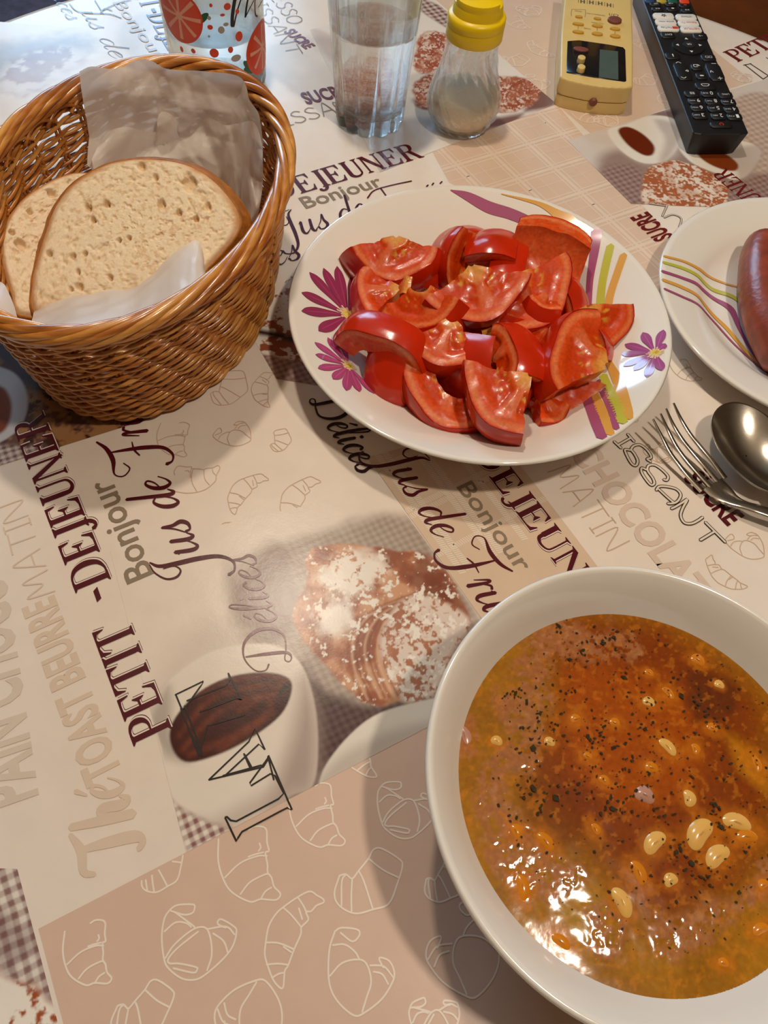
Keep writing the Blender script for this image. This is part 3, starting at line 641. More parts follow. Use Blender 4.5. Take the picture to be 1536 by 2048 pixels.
# handwriting: capital J, F, D with flourishes and small letters as slanted thick-thin strokes
def sl(P, k=0.30): return [(x + k * y, y) for x, y in P]
SCRIPT = {
 'J': ([('s', [(.95, 1.02), (.70, .98), (.45, .82), (.40, .62), (.52, .50), (.68, .58), (.72, .80)], [.02, .03, .04, .05, .035, .025, .02]), ('s', [(1.0, 1.0), (.82, .85), (.72, .5), (.64, .1), (.50, -.30), (.25, -.52), (.02, -.48), (-.04, -.34)], [.03, .07, .10, .10, .08, .05, .04, .07])], 0.80),
 'F': ([('s', [(1.3, 1.10), (1.0, .96), (.6, .92), (.2, 1.0), (.05, .84), (.2, .66), (.42, .74)], [.04, .08, .09, .03, .03, .03, .02]), ('s', [(.86, .94), (.78, .6), (.66, .2), (.48, -.16), (.2, -.30), (.0, -.24), (-.04, -.1)], [.03, .07, .10, .08, .05, .04, .08]), ('s', [(.48, .36), (.7, .42), (.95, .40)], [.03, .04, .02])], 1.0),
 'D': ([('s', [(.62, .98), (.5, .5), (.36, .08), (.2, .0), (.1, .08), (.2, .16), (.5, .04), (.85, .0), (1.12, .22), (1.2, .56), (1.0, .9), (.6, 1.02), (.2, .88), (.1, .66), (.22, .54)], [.04, .09, .08, .04, .03, .03, .04, .05, .08, .10, .07, .04, .03, .03, .05])], 1.25),
 'u': ([('s', sl([(.0, .40), (.07, .46)]), [.02, .03]), ('s', sl([(.07, .46), (.07, .12), (.16, .0), (.28, .08), (.36, .2)]), [.08, .09, .06, .03, .02]), ('s', sl([(.38, .46), (.38, .12), (.46, .0), (.56, .1)]), [.08, .09, .06, .02])], 0.56),
 's': ([('s', sl([(.0, .08), (.16, .3), (.24, .52), (.26, .3), (.34, .12), (.26, .0), (.1, .0), (.04, .1)]), [.02, .03, .04, .07, .09, .07, .04, .06])], 0.44),
 'd': ([('s', sl([(.34, .40), (.2, .47), (.06, .34), (.03, .14), (.12, .0), (.26, .08), (.36, .3)]), [.03, .05, .08, .09, .06, .03, .02]), ('s', sl([(.40, .96), (.38, .5), (.37, .12), (.44, .0), (.54, .1)]), [.07, .08, .09, .06, .02])], 0.56),
 'e': ([('s', sl([(.04, .22), (.22, .30), (.30, .42), (.20, .48), (.07, .36), (.04, .16), (.14, .0), (.28, .04), (.40, .18)]), [.02, .03, .04, .05, .08, .09, .06, .03, .02])], 0.40),
 'r': ([('s', sl([(.0, .2), (.08, .5), (.14, .44), (.13, .0)]), [.02, .05, .06, .09]), ('s', sl([(.14, .3), (.24, .46), (.34, .44)]), [.03, .05, .06])], 0.38),
 'i': ([('s', sl([(.06, .46), (.05, .12), (.12, .0), (.22, .1)]), [.08, .09, .06, .02]), ('s', sl([(.07, .62), (.085, .65)]), [.09, .09])], 0.28),
 't': ([('s', sl([(.09, .7), (.06, .3), (.06, .1), (.14, .0), (.24, .1)]), [.05, .08, .09, .06, .02]), ('s', sl([(-.02, .46), (.2, .47)]), [.03, .03])], 0.30),
 'l': ([('s', sl([(.0, .1), (.14, .5), (.22, .86), (.14, .96), (.07, .7), (.06, .2), (.12, .0), (.24, .1)]), [.02, .03, .04, .04, .08, .09, .06, .02])], 0.30),
 'c': ([('s', sl([(.28, .40), (.20, .48), (.07, .36), (.04, .16), (.14, .0), (.28, .06), (.36, .16)]), [.07, .05, .08, .09, .06, .03, .02])], 0.38),
 'é': ([('s', sl([(.04, .22), (.22, .30), (.30, .42), (.20, .48), (.07, .36), (.04, .16), (.14, .0), (.28, .04), (.40, .18)]), [.02, .03, .04, .05, .08, .09, .06, .03, .02]), ('s', sl([(.14, .58), (.28, .72)]), [.03, .06])], 0.40),
 'T': ([('s', [(1.0, 1.0), (.6, .92), (.2, .98), (.05, .84)], [.05, .1, .08, .05]), ('s', [(.62, .94), (.5, .5), (.36, .1), (.2, .0), (.08, .1)], [.06, .12, .13, .08, .06])], 0.75),
 'h': ([('s', sl([(.1, .96), (.07, .5), (.05, .0)]), [.08, .11, .11]), ('s', sl([(.06, .2), (.2, .46), (.32, .40), (.30, .12), (.4, .0), (.5, .1)]), [.04, .07, .11, .12, .08, .03])], 0.54),
 ' ': ([], 0.35)}
THIN = {  # single-line hand capitals
 'M': ([[(0, 0), (.1, .95), (.35, .3), (.6, .95), (.75, 0)]], .9), 'A': ([[(0, 0), (.3, .95), (.42, .95), (.62, 0)], [(.12, .35), (.56, .35)]], .76),
 'T': ([[(0, .95), (.7, .9)], [(.35, .92), (.33, 0)]], .76), 'I': ([[(.1, .95), (.1, 0)], [(0, .95), (.25, .95)], [(0, 0), (.25, 0)]], .36), 'N': ([[(0, 0), (.05, .9), (.5, .1), (.62, .1), (.62, .95)]], .8),
 'S': ([[(.5, .82), (.3, .95), (.08, .78), (.2, .55), (.45, .4), (.5, .15), (.25, 0), (0, .12)]], .64), 'O': ([arc(.32, .48, .32, .46, 60, 420, 14)], .76), 'E': ([[(.5, .95), (.05, .93), (.05, .02), (.55, 0)], [(.05, .5), (.42, .5)]], .66),
 'R': ([[(.05, 0), (.05, .93), (.4, .9), (.48, .68), (.3, .5), (.05, .48)], [(.25, .48), (.55, 0)]], .68), 'P': ([[(.05, 0), (.05, .93), (.42, .9), (.5, .68), (.3, .48), (.05, .46)]], .64), 'L': ([[(.1, .95), (.1, .03), (.5, 0)]], .6),
 'C': ([arc(.34, .48, .32, .46, 50, 310, 10)], .7), 'é': ([[(.5, .6), (.05, .55), (.05, .02), (.5, 0)], [(.2, .8), (.4, .95)]], .66)}

def word(kind, text, pts, c, z, wk=1.0):
    """pts: baseline start, baseline end, a point at capital height above the start"""
    p0, p1, pc = pts[0], pts[1], pts[2]; L = np.linalg.norm(p1 - p0); ux = (p1 - p0) / L; uy = np.array([-ux[1], ux[0]]); H = (pc - p0) @ uy
    sg = 1
    tr = lambda P, sx: p0 + np.asarray(P, dtype=float)[:, :1] * sx * ux + np.asarray(P, dtype=float)[:, 1:2] * H * uy
    if kind in ('font', 'bold'):
        V, F = font_mesh(text, 0.03 if kind == 'bold' else 0.012); x0, x1 = V[:, 0].min(), V[:, 0].max(); h = 0.69
        Vt = tr(np.c_[(V[:, 0] - x0) / (x1 - x0), V[:, 1] / h], L); a = Vt[F[0]]
        PR.add(Vt, F if H > 0 else F[:, ::-1], c, z * LZ); return
    D = CAPS if kind in ('serif', 'serifline') else SCRIPT if kind == 'script' else THIN
    tot = sum(D[ch][1] for ch in text); sx = L / tot; x = 0
    for ch in text:
        for g in D[ch][0]:
            if kind == 'thin':
                ribbon(tr(np.array(g) + [x, 0], sx), 0.06 * H * wk, c, z, 5); continue
            P = np.array(g[1], dtype=float) + [x, 0]
            if g[0] == 'p': 
                if kind == 'serifline': ribbon(tr(P, sx), 0.03 * H, c, z, 1, True)
                else: poly(tr(P, sx), c, z)
                if kind == 'serif' and wk > 1: 
                    Q = tr(P + [0.0, 0.0], sx) + ux * 0.06 * H - uy * 0.045 * H; poly(Q, c, z - 2); poly(tr(P, sx) + (ux * 0.04 - uy * 0.03) * H, CREAM, z - 1)
            else:
                w = np.array(g[2]) * H * (wk if kind == 'script' else 0.95)
                ribbon(tr(P, sx), w, c, z, 5)
                if kind == 'serif' and wk > 1:
                    ribbon(tr(P, sx) + (ux * 0.06 - uy * 0.045) * H, w, c, z - 2, 5); ribbon(tr(P, sx) + (ux * 0.04 - uy * 0.03) * H, w, CREAM, z - 1, 5)
        x += D[ch][1]

word('serif', 'PETIT', T("-864,916 -1219,1442 -1018,815"), BURG, 8, 1.2)
poly(T("-1429,1557 -1417,1585 -1378,1525 -1392,1500"), BURG, 8)
word('serif', 'DEJEUNER', T("-1359,1636 -2056,2651 -1564,1609"), BURG, 8, 1.2)
word('font', 'Bonjour', T("-1153,1695 -1538,2248 -1274,1621"), GREYB, 7)
word('script', 'Jus de Fruits', T("-847,1700 -1656,2953 -1110,1631"), BURG, 8, 1.1)
word('script', 'Délices', T("-353,1300 -673,1888 -559,1231"), MAUVE, 8, 0.9)
word('serif', 'DEJEUN', T("463,2717 1038,1925 595,2799"), BURG, 8, 1.2)
word('font', 'Bonjour', T("396,2458 759,1954 462,2544"), GREYB, 7)
word('script', 'Jus de Fruits', T("-91,2665 719,1508 91,2822"), BURG, 8, 1.1)
word('script', 'Délices', T("-547,2977 -156,2466 -376,3120"), lin('#2c1114'), 8, 1.2)
word('bold', 'CHOCOLAT', T("1055,2803 1672,1895 1186,2916"), lin('#dac5b4'), 5)
word('thin', 'MATIN', T("924,2639 1270,2127 1036,2764"), LINE, 5, 0.7)
word('bold', 'TOAST BEURRE', T("-1044,701 -1623,1512 -1186,635"), WM, 5)
word('thin', 'MATIN', T("-1620,1535 -1983,2071 -1780,1520"), WM, 5)
word('script', 'Thé', T("-850,392 -1051,685 -1091,277"), WM, 5, 1.5)
word('bold', 'PAIN CHOCO', T("-1382,560 -1902,1590 -1579,465"), WMG, 5)
word('bold', 'SUCRE', T("1731,2711 1958,2412 1832,2795"), BURG, 7)
for k, (q, w) in enumerate((("1419,2993 1455,2941", 1), ("1433,2964 1355,2900", 1), ("1332,2923 1372,2879", 1),
        ("1545,2804 1525,2820 1551,2838 1533,2884 1493,2920 1453,2910 1433,2877 1449,2850 1466,2800 1452,2762 1426,2776 1400,2839 1396,2872 1426,2872", 1),
        ("1612,2684 1630,2683 1639,2713 1607,2755 1567,2782 1530,2773 1521,2735 1547,2685 1553,2650 1534,2634 1510,2662 1484,2716 1487,2749 1513,2741", 1),
        ("1561,2602 1581,2630 1628,2636 1681,2626 1703,2591 1684,2547 1656,2525 1620,2517", 1), ("1576,2611 1624,2559 1656,2529", 1),
        ("1638,2485 1665,2503 1707,2536 1738,2561 1702,2491 1688,2441 1704,2400 1744,2399 1784,2424 1816,2452", 1),
        ("1827,2420 1926,2302", 1), ("1871,2363 1784,2296", 1))):
    P = T(q); ribbon(P, 0.0022, DARK, 7, 6); ribbon(P, 0.0012, lin('#e4d6c6'), 8, 6)
# LAIT in outline letters over the photograph
for q in ("-541,560 -471,468 -466,485 -455,509 -304,611 -274,630 -252,624 -399,848 -409,815 -460,717 -453,705 -375,767 -353,761 -300,690 -320,663 -488,549 -513,550 -533,563",):
    ribbon(T(q), 0.0008, DARK, 8, 1, True)
for q in ("-646,709 -500,899 -484,964 -419,871 -452,893 -578,735", "-646,709 -412,794 -398,828", "-587,734 -423,800", "-512,842 -473,785", "-507,838 -467,788", "-400,843 -355,743",
          "-889,1077 -772,1159 -781,1130 -828,1021 -842,1012 -887,1078", "-848,1016 -715,811", "-832,1030 -701,820", "-715,811 -706,949 -545,1021", "-662,1213 -573,1091 -596,1098", "-662,1213 -648,1182 -661,1152 -828,1055", "-596,1098 -756,1010", "-768,900 -701,811"):
    ribbon(T(q), 0.0008, DARK, 8, 1)
# smaller prints around the back of the table
word('serif', 'DEJEUNER', T("-1038,4781 -8,5514 -1114,4978"), BURG, 8)
word('font', 'Bonjour', T("-824,4729 -290,5104 -886,4844"), GREYB, 7)
word('script', 'Jus de', T("-961,4336 -364,4745 -1062,4606"), lin('#43172a'), 8, 0.9)
word('script', 'es', T("-933,4094 -765,4214 -1048,4348"), lin('#43172a'), 8, 0.9)
for q in ("-395,4929 -357,5025 -244,5106 -88,5191", "-308,5058 -263,4984", "30,5146 40,5166", "70,5172 80,5198", "129,5201 143,5228"): ribbon(T(q), 0.0012, BURG, 8, 4)
word('bold', 'SUCRE', T("-1016,6027 -688,6234 -1066,6184"), lin('#6b2028'), 7)
word('thin', 'CROISSANT', T("-1455,5464 -490,6143 -1511,5626"), GREYB, 7)
word('bold', 'SUCRE', T("-1389,7083 -1151,6843 -1348,7187"), lin('#7a2430'), 7)
word('thin', 'CROISSANT', T("-1988,7892 -1267,6695 -1910,8029"), GREYB, 7)
word('thin', 'ESPRESSO', T("-1865,8120 -1350,7195 -1771,8265"), GREYB, 7)
word('serif', 'PETIT-DEJEU', T("-3071,7823 -2195,6405 -2932,7976"), lin('#5f4462'), 8)
word('font', 'Bonjour', T("-2957,7229 -2353,6394 -2878,7302"), lin('#c3b8ae'), 7)
word('script', 'us de', T("-3194,7031 -2712,6347 -3089,7216"), lin('#6b5c62'), 8, 0.8)
word('script', 'lices', T("-3544,7253 -3235,6849 -3451,7386"), lin('#6b5c62'), 8, 0.8)
for q in ("-3318,7126 -3228,7024 -3120,7005 -2931,7031 -2813,6989", "-3119,7227 -3037,7103 -2988,7027", "-3007,7075 -2947,7178 -2818,7316", "-3013,7021 -2996,7113 -2927,7094"): ribbon(T(q), 0.0011, lin('#6b5c62'), 8, 4)
word('serif', 'PETIT', T("2730,7478 3334,8015 2626,7636"), lin('#6b1d22'), 8)
for q in ("2775,7437 2855,7480", "2794,7442 2927,7238", "2845,7478 2984,7308", "2927,7238 3005,7329", "3015,7618 3069,7578"): ribbon(T(q), 0.0008, DARK, 8, 1)
word('bold', 'SUCRE', T("1885,4909 1707,5159 1784,4774"), lin('#6b1d22'), 7)
for q in ("1734,5259 1873,5255", "1874,5267 1823,5127", "1837,5112 1906,5160 1967,5124 1936,5003",): ribbon(T(q), 0.0016, DARK, 7, 4); ribbon(T(q), 0.0009, lin('#d8cabb'), 8, 4)
word('serif', 'DEJEUNER', T("2881,5173 2396,5836 2779,5029"), lin('#6b1d22'), 8)

# --- croissant drawings: strokes traced once, repeated by turning and scaling them on the sheet
def Z4(s): return [np.array([[float(v) for v in p.split(',')] for p in q.split()]) for q in s.split('|')]
C_A = Z4("367,627 360,625 331,634 319,650 317,667 325,696 344,729 360,741 389,749 414,744 431,729 452,700 463,675 462,650 454,642 427,636 420,640 423,646 439,648|367,627 367,638 352,646 323,646|331,646 373,659 381,663|325,683 340,663 360,659 373,663|344,725 352,700 373,671 389,659 404,659 418,675 429,700 429,725|389,667 360,704 350,725 356,731 373,727 406,725 410,729 404,735 365,737|404,659 439,646 460,655|418,663 443,671 458,688")
C_B = Z4("65,430 90,510 130,570 180,610 260,628 300,610 360,600 372,575 340,555 320,525 300,510 290,480 270,440 282,430 265,400 245,350 200,350 175,370|135,565 180,500 240,460 280,450|215,610 240,560 290,520 310,515|300,610 310,580 330,560|235,410 245,425 240,440|205,470 230,455 262,440")
C_C = Z4("285,870 280,800 300,740 330,700 390,640 440,605 480,615 515,625 520,640 490,660 470,690 445,700 465,730 440,770 445,800 430,870 420,940 410,970 420,1035 395,1035 360,1010 320,960 295,920 285,870|330,705 380,730 440,770|390,645 430,680 450,705|285,870 350,860 430,870|315,960 370,945 415,940|360,1005 385,985 410,975|405,690 435,735|375,870 420,885")
C_D = Z4("615,580 640,570 670,580 690,545 720,490 735,450 770,440 850,465 868,490 860,560 840,640 780,675 710,705 640,690 610,650 615,580|720,490 790,520 860,535|690,545 720,580 780,675|670,580 680,640 695,700|640,570 630,600 650,690")
C_E = Z4("555,850 550,920 570,1010 600,1070 650,1110 720,1135 760,1115 820,1050 850,980 850,940 820,905 780,900 775,910 800,935|580,1020 620,960 690,930 730,945 760,1000 755,1060 750,1115|555,850 580,830 650,820 665,840 640,870 580,850|560,905 610,890 660,905 690,930|740,940 800,930 850,960|760,960 800,960 835,990")
def norm(L):
    A = np.concatenate(L); c = (A.min(0) + A.max(0)) / 2; s = (A.max(0) - A.min(0)).max(); return [(q - c) / s * [1, -1] for q in L]
CS = {k: norm(v) for k, v in (('A', C_A), ('B', C_B), ('C', C_C), ('D', C_D), ('E', C_E))}
def croissant(k, pts, rot, c, z, w=0.0009, clipq=None, mirror=1):
    """pts: centre and one point half the drawing's length away"""
    ctr = pts[0]; s = np.linalg.norm(pts[1] - pts[0]) * 2; a = math.radians(rot); R = np.array([[math.cos(a), -math.sin(a)], [math.sin(a), math.cos(a)]])
    for q in CS[k]:
        P = ctr + ((q * [mirror, 1]) @ R.T) * s
        if clipq is not None:
            P = smooth_path(P, 6); keep = inside_sd(clipq, P) < 0; run = []
            for j, (pt, ok) in enumerate(zip(P, keep)):
                if ok: run.append(pt)
                if (not ok or j == len(P) - 1) and len(run) > 1: ribbon(np.array(run), w, c, z, 1)
                if not ok: run = []
        else: ribbon(P, w, c, z, 5)
TQ = T("-1172,8 -678,401 351,1080 1435,1823 1488,-254 -942,-484")
for k, q, rot, mi in (('A', "-562,69 -410,85", -8, 1), ('B', "-397,391 -237,409", -6, 1), ('C', "-176,132 -147,-45", -6, 1), ('D', "121,376 256,390", -6, 1), ('E', "120,34 266,49", -8, 1),
                      ('A', "253,676 389,691", -8, 1), ('B', "-137,620 8,636", -6, 1), ('B', "-978,-4 -855,8", -6, 1), ('E', "550,158 717,175", 25, -1), ('D', "-713,-178 -607,-167", -6, 1),
                      ('E', "-287,-177 -141,-163", 160, 1), ('D', "451,413 538,423", 0, 1), ('D', "-761,322 -677,331", 10, 1), ('C', "17,945 35,787", 30, 1), ('A', "441,-105 541,-96", 10, 1), ('C', "589,851 592,740", 20, 1)):
    croissant(k, T(q), rot, WHL, 3, 0.00072, TQ, mi)
for k, q, rot, mi in (('B', "-1258,2574 -1130,2593", -20, 1), ('E', "-922,2649 -821,2664", 60, 1), ('B', "-1087,2316 -957,2334", 70, 1), ('C', "-785,2257 -757,2112", -15, 1), ('C', "-485,2249 -459,2083", -5, 1), ('D', "-832,1943 -727,1958", 20, 1), ('D', "-1028,2991 -903,3010", 30, 1), ('C', "-815,3004 -791,2870", 20, 1), ('D', "-655,2644 -583,2655", 40, 1),
                      ('B', "1382,3139 1477,3154", 20, 1), ('A', "1609,2884 1701,2898", 30, 1), ('E', "2054,2303 2155,2317", 40, 1), ('C', "1898,2093 1882,1969", 60, 1), ('B', "1835,3582 1935,3598", 0, 1)):
    croissant(k, T(q), rot, LINE, 3, 0.0005, None, mi)
for k, q, rot, mi in (('A', "816,7966 936,7994", 20, 1), ('B', "699,7726 816,7753", 0, 1), ('C', "908,7290 907,7139", 60, 1), ('D', "683,7073 795,7098", -20, 1), ('E', "883,6755 992,6778", 0, 1), ('B', "1281,6333 1388,6355", 10, 1), ('A', "1470,6314 1577,6335", 40, 1), ('D', "1840,6998 1939,7020", -10, 1), ('E', "1886,7594 1981,7615", 30, 1), ('A', "2740,7231 2834,7251", 10, 1), ('C', "1992,6718 1981,6602", 10, 1), ('B', "345,7782 462,7809", 0, 1)):
    croissant(k, T(q), rot, lin('#e8d5c4'), 3, 0.0011, None, mi)
Vp = np.concatenate(PR.V); tc_ = obj('tablecloth', Vp, PR.F, M_vinyl, loc=(TC[0], TC[1], 0), col=np.concatenate(PR.C), sharp=60)
tag(tc_, 'round cream and tan vinyl tablecloth printed with croissants, coffee cups and French breakfast words', 'tablecloth')

# ------------------------------------------------------------------ decorated plates
def pz(prof, r): return np.interp(r, [p[0] for p in prof], [p[1] for p in prof])
MAG = lin('#a9567c'); MAGD = lin('#95375c'); ORG = lin('#e0a650'); LIME = lin('#c3c24a'); YEL = lin('#e6cf62'); PORC = lin('#ece6dc')
def plate(name, ctr, prof, decor, label):
    """lathe with a foot ring; the glaze decoration is a thin layer following the surface"""
    global PR
    R, zr = prof[-1]
    sp = smooth_path(np.array(prof), 4)
    under = [(R + 0.0012, zr - 0.0012), (R + 0.0002, zr - 0.0030)] + [(r - 0.001, max(z - 0.0038, 0.0022)) for r, z in prof[::-1] if 0.056 < r < R - 0.002] + [(0.056, 0.0022), (0.055, 0.0), (0.052, 0.0), (0.051, 0.0018), (0.0002, 0.002)]
    full = np.concatenate([np.maximum(sp, [0.0002, 0]), np.array(under)])
    V, F = lathe(full, 96, (ctr[0], ctr[1], 0))
    F = [f[:, ::-1] for f in F]
    keep = PR; PR = Print(); decor()
    W_ = np.concatenate(PR.V); C = np.concatenate(PR.C); FF = PR.F; PR = keep
    r = np.hypot(W_[:, 0], W_[:, 1]); W3 = np.c_[W_[:, 0] + ctr[0], W_[:, 1] + ctr[1], pz(sp, np.minimum(r, R - 0.0008)) + 0.00042 + W_[:, 2] * 0.8]
    n = len(V); V2 = np.r_[V, W3]; F2 = F + [f + n for f in FF]
    o = obj(name, V2, F2, M_porc, loc=(ctr[0], ctr[1], 0), col=np.r_[np.tile(PORC, (n, 1)), C])
    return tag(o, label, 'plate')
def flower(c, tips, k, col):
    for q in tips:
        d = q - c
        ribbon(np.array([c + d * 0.12, c + d * 0.4, c + d * 0.68, c + d * 0.88, c + d * 1.0]), np.array([0.0012, 0.0034, 0.0056, 0.0044, 0.0008]) * k, col, 2, 6)
        ribbon(np.array([c + d * 0.2, c + d * 0.6, c + d * 0.9]), np.array([0.0004, 0.0006, 0.0003]) * k, col * 1.5, 3, 4)
    for j in range(26):
        a = j * 2.399; r = (0.0026 + 0.0030 * rng.rand()) * k; d = np.array([math.cos(a), math.sin(a)])
        ribbon(np.array([c + d * 0.0015 * k, c + d * r]), np.array([0.0005, 0.0011]) * k, lin('#e8c9a4'), 4, 1)
    poly(np.array([c + 0.0026 * k * np.array([math.cos(a), math.sin(a)]) for a in np.arange(16) * math.pi / 8]), YEL, 5)
    for j in range(12):
        a = j * 2.4; q = c + 0.0018 * k * rng.rand() * np.array([math.cos(a), math.sin(a)]); ribbon(np.array([q, q + 0.0004]), 0.0005 * k, lin('#c79a3c'), 6, 1)
Z = 0.00016
def decor1():
    for q, w, c in (("-244,1090 -124,1071 25,1024 170,994 297,947 407,877 483,789 532,701", (4, 35, 45, 42, 40, 45, 40, 30), MAG),
                    ("103,1113 247,1087 371,1052 479,988 569,911 620,785 638,664 635,513 650,363", (3, 10, 18, 35, 65, 45, 38, 22, 28), ORG),
                    ("743,838 737,694 725,522 725,361 721,227", (45, 35, 25, 22, 22), MAG),
                    ("832,719 811,588 795,447 789,281 782,166", (30, 30, 28, 30, 28), LIME),
                    ("912,637 874,497 841,357 832,225", (28, 28, 28, 26), ORG),
                    ("673,-279 681,-413 685,-589 687,-760 694,-886", (30, 32, 35, 35, 35), MAG),
                    ("712,-316 720,-430 732,-633 738,-769 741,-859", (22, 25, 35, 30, 28), ORG),
                    ("760,-312 764,-395 778,-592 777,-814", (20, 22, 24, 22), MAG),
                    ("784,-271 792,-380 813,-576 818,-758", (26, 30, 40, 34), LIME),
                    ("823,-164 852,-380 856,-641 855,-728", (20, 35, 35, 25), ORG)):
        ribbon(T(q), np.array(w) * Z * (1.0), c, 1, 8)
    flower(T("-804,-6")[0], T("-1066,149 -992,234 -915,301 -799,321 -732,337 -1085,-38 -1062,-186 -947,-279 -836,-352"), 1.25, MAGD)
    flower(T("-743,-465")[0], T("-952,-401 -890,-301 -932,-507 -900,-623 -809,-667 -727,-728 -657,-688 -574,-640 -835,-178"), 1.0, lin('#b04e80'))
    flower(T("1057,-182")[0], T("1009,10 1113,-5 1113,-121 915,-49 892,-126 891,-234 938,-294 993,-379 1072,-342"), 0.9, lin('#a34e88'))
PROF1 = [(0.0, 0.0050), (0.030, 0.0052), (0.050, 0.0062), (0.064, 0.0095), (0.078, 0.0165), (0.092, 0.0255), (0.104, 0.0325), (0.115, 0.0380)]
plate('dinner_plate', (0.0437, 0.3535), PROF1, decor1, 'deep white plate with purple flowers and curved stripes, heaped with cut tomato')
def decor2():
    k = 0.00012
    for q, w, c in (("-1046,270 -891,289 -766,279 -634,266 -522,241 -426,226", (16, 18, 22, 18, 14, 8), ORG),
                    ("-1055,207 -896,220 -770,207 -660,162 -536,133 -465,55 -421,-106 -402,-320 -387,-424", (20, 24, 26, 30, 30, 26, 24, 20, 12), LIME),
                    ("-1071,114 -921,122 -777,124 -656,71 -555,0 -524,-161 -483,-335 -441,-469 -390,-583", (22, 22, 26, 30, 42, 26, 18, 14, 12), MAG),
                    ("-1074,30 -931,27 -792,4 -695,-97 -609,-200 -506,-392 -425,-514 -378,-590", (24, 26, 26, 28, 28, 26, 20, 16), ORG),
                    ("-1072,-55 -942,-69 -807,-84 -693,-174 -580,-342 -462,-497 -399,-572", (16, 18, 18, 16, 14, 12, 10), MAG),
                    ("-383,-117 -377,-244 -334,-379", (20, 22, 18), ORG)):
        ribbon(T(q), np.array(w) * k, c, 1, 8)
PROF2 = [(0.0, 0.0045), (0.040, 0.0045), (0.064, 0.0050), (0.074, 0.0075), (0.082, 0.0120), (0.094, 0.0160), (0.1085, 0.0200)]
plate('dinner_plate', (0.2744, 0.4149), PROF2, decor2, 'flat white plate with wavy stripes at the right edge, under a sausage')
# the sausage on it
P = smooth_path(np.array([(0.24878, 0.47357, 0.03000), (0.23992, 0.45369, 0.03000), (0.23426, 0.42528, 0.03000), (0.23319, 0.39686, 0.03000), (0.23663, 0.37208, 0.03000), (0.24329, 0.35034, 0.03000)]), 6)
P[:, 2] = 0.0195
n = len(P); rr = 0.0150 * np.clip(np.sin(np.linspace(0.0, math.pi, n)) * 3.2, 0.12, 1) ** 0.5
V, F = tube(P, rr, 24, flat=0.97); ctr = P.repeat(24, 0)
V[:] = ctr + (V - ctr) * (1 + 0.05 * (fbm(V * 60, 3, 2) - 0.5)[:, None])
sg = tag(thing('sausage', (P[n // 2][0], P[n // 2][1], 0.0045), 'fried reddish brown sausage with a charred split on the right-hand plate', 'sausage'), 'fried reddish brown sausage with a charred split on the right-hand plate', 'sausage')
obj('casing', V, F, M_saus, sg)
q = P[3:11] + [0.0, -0.001, 0.0140]; V, F = tube(q, 0.0032 * np.sin(np.linspace(0.15, math.pi - 0.15, len(q))), 10, flat=0.5)
obj('split', V, F, M_char, sg)

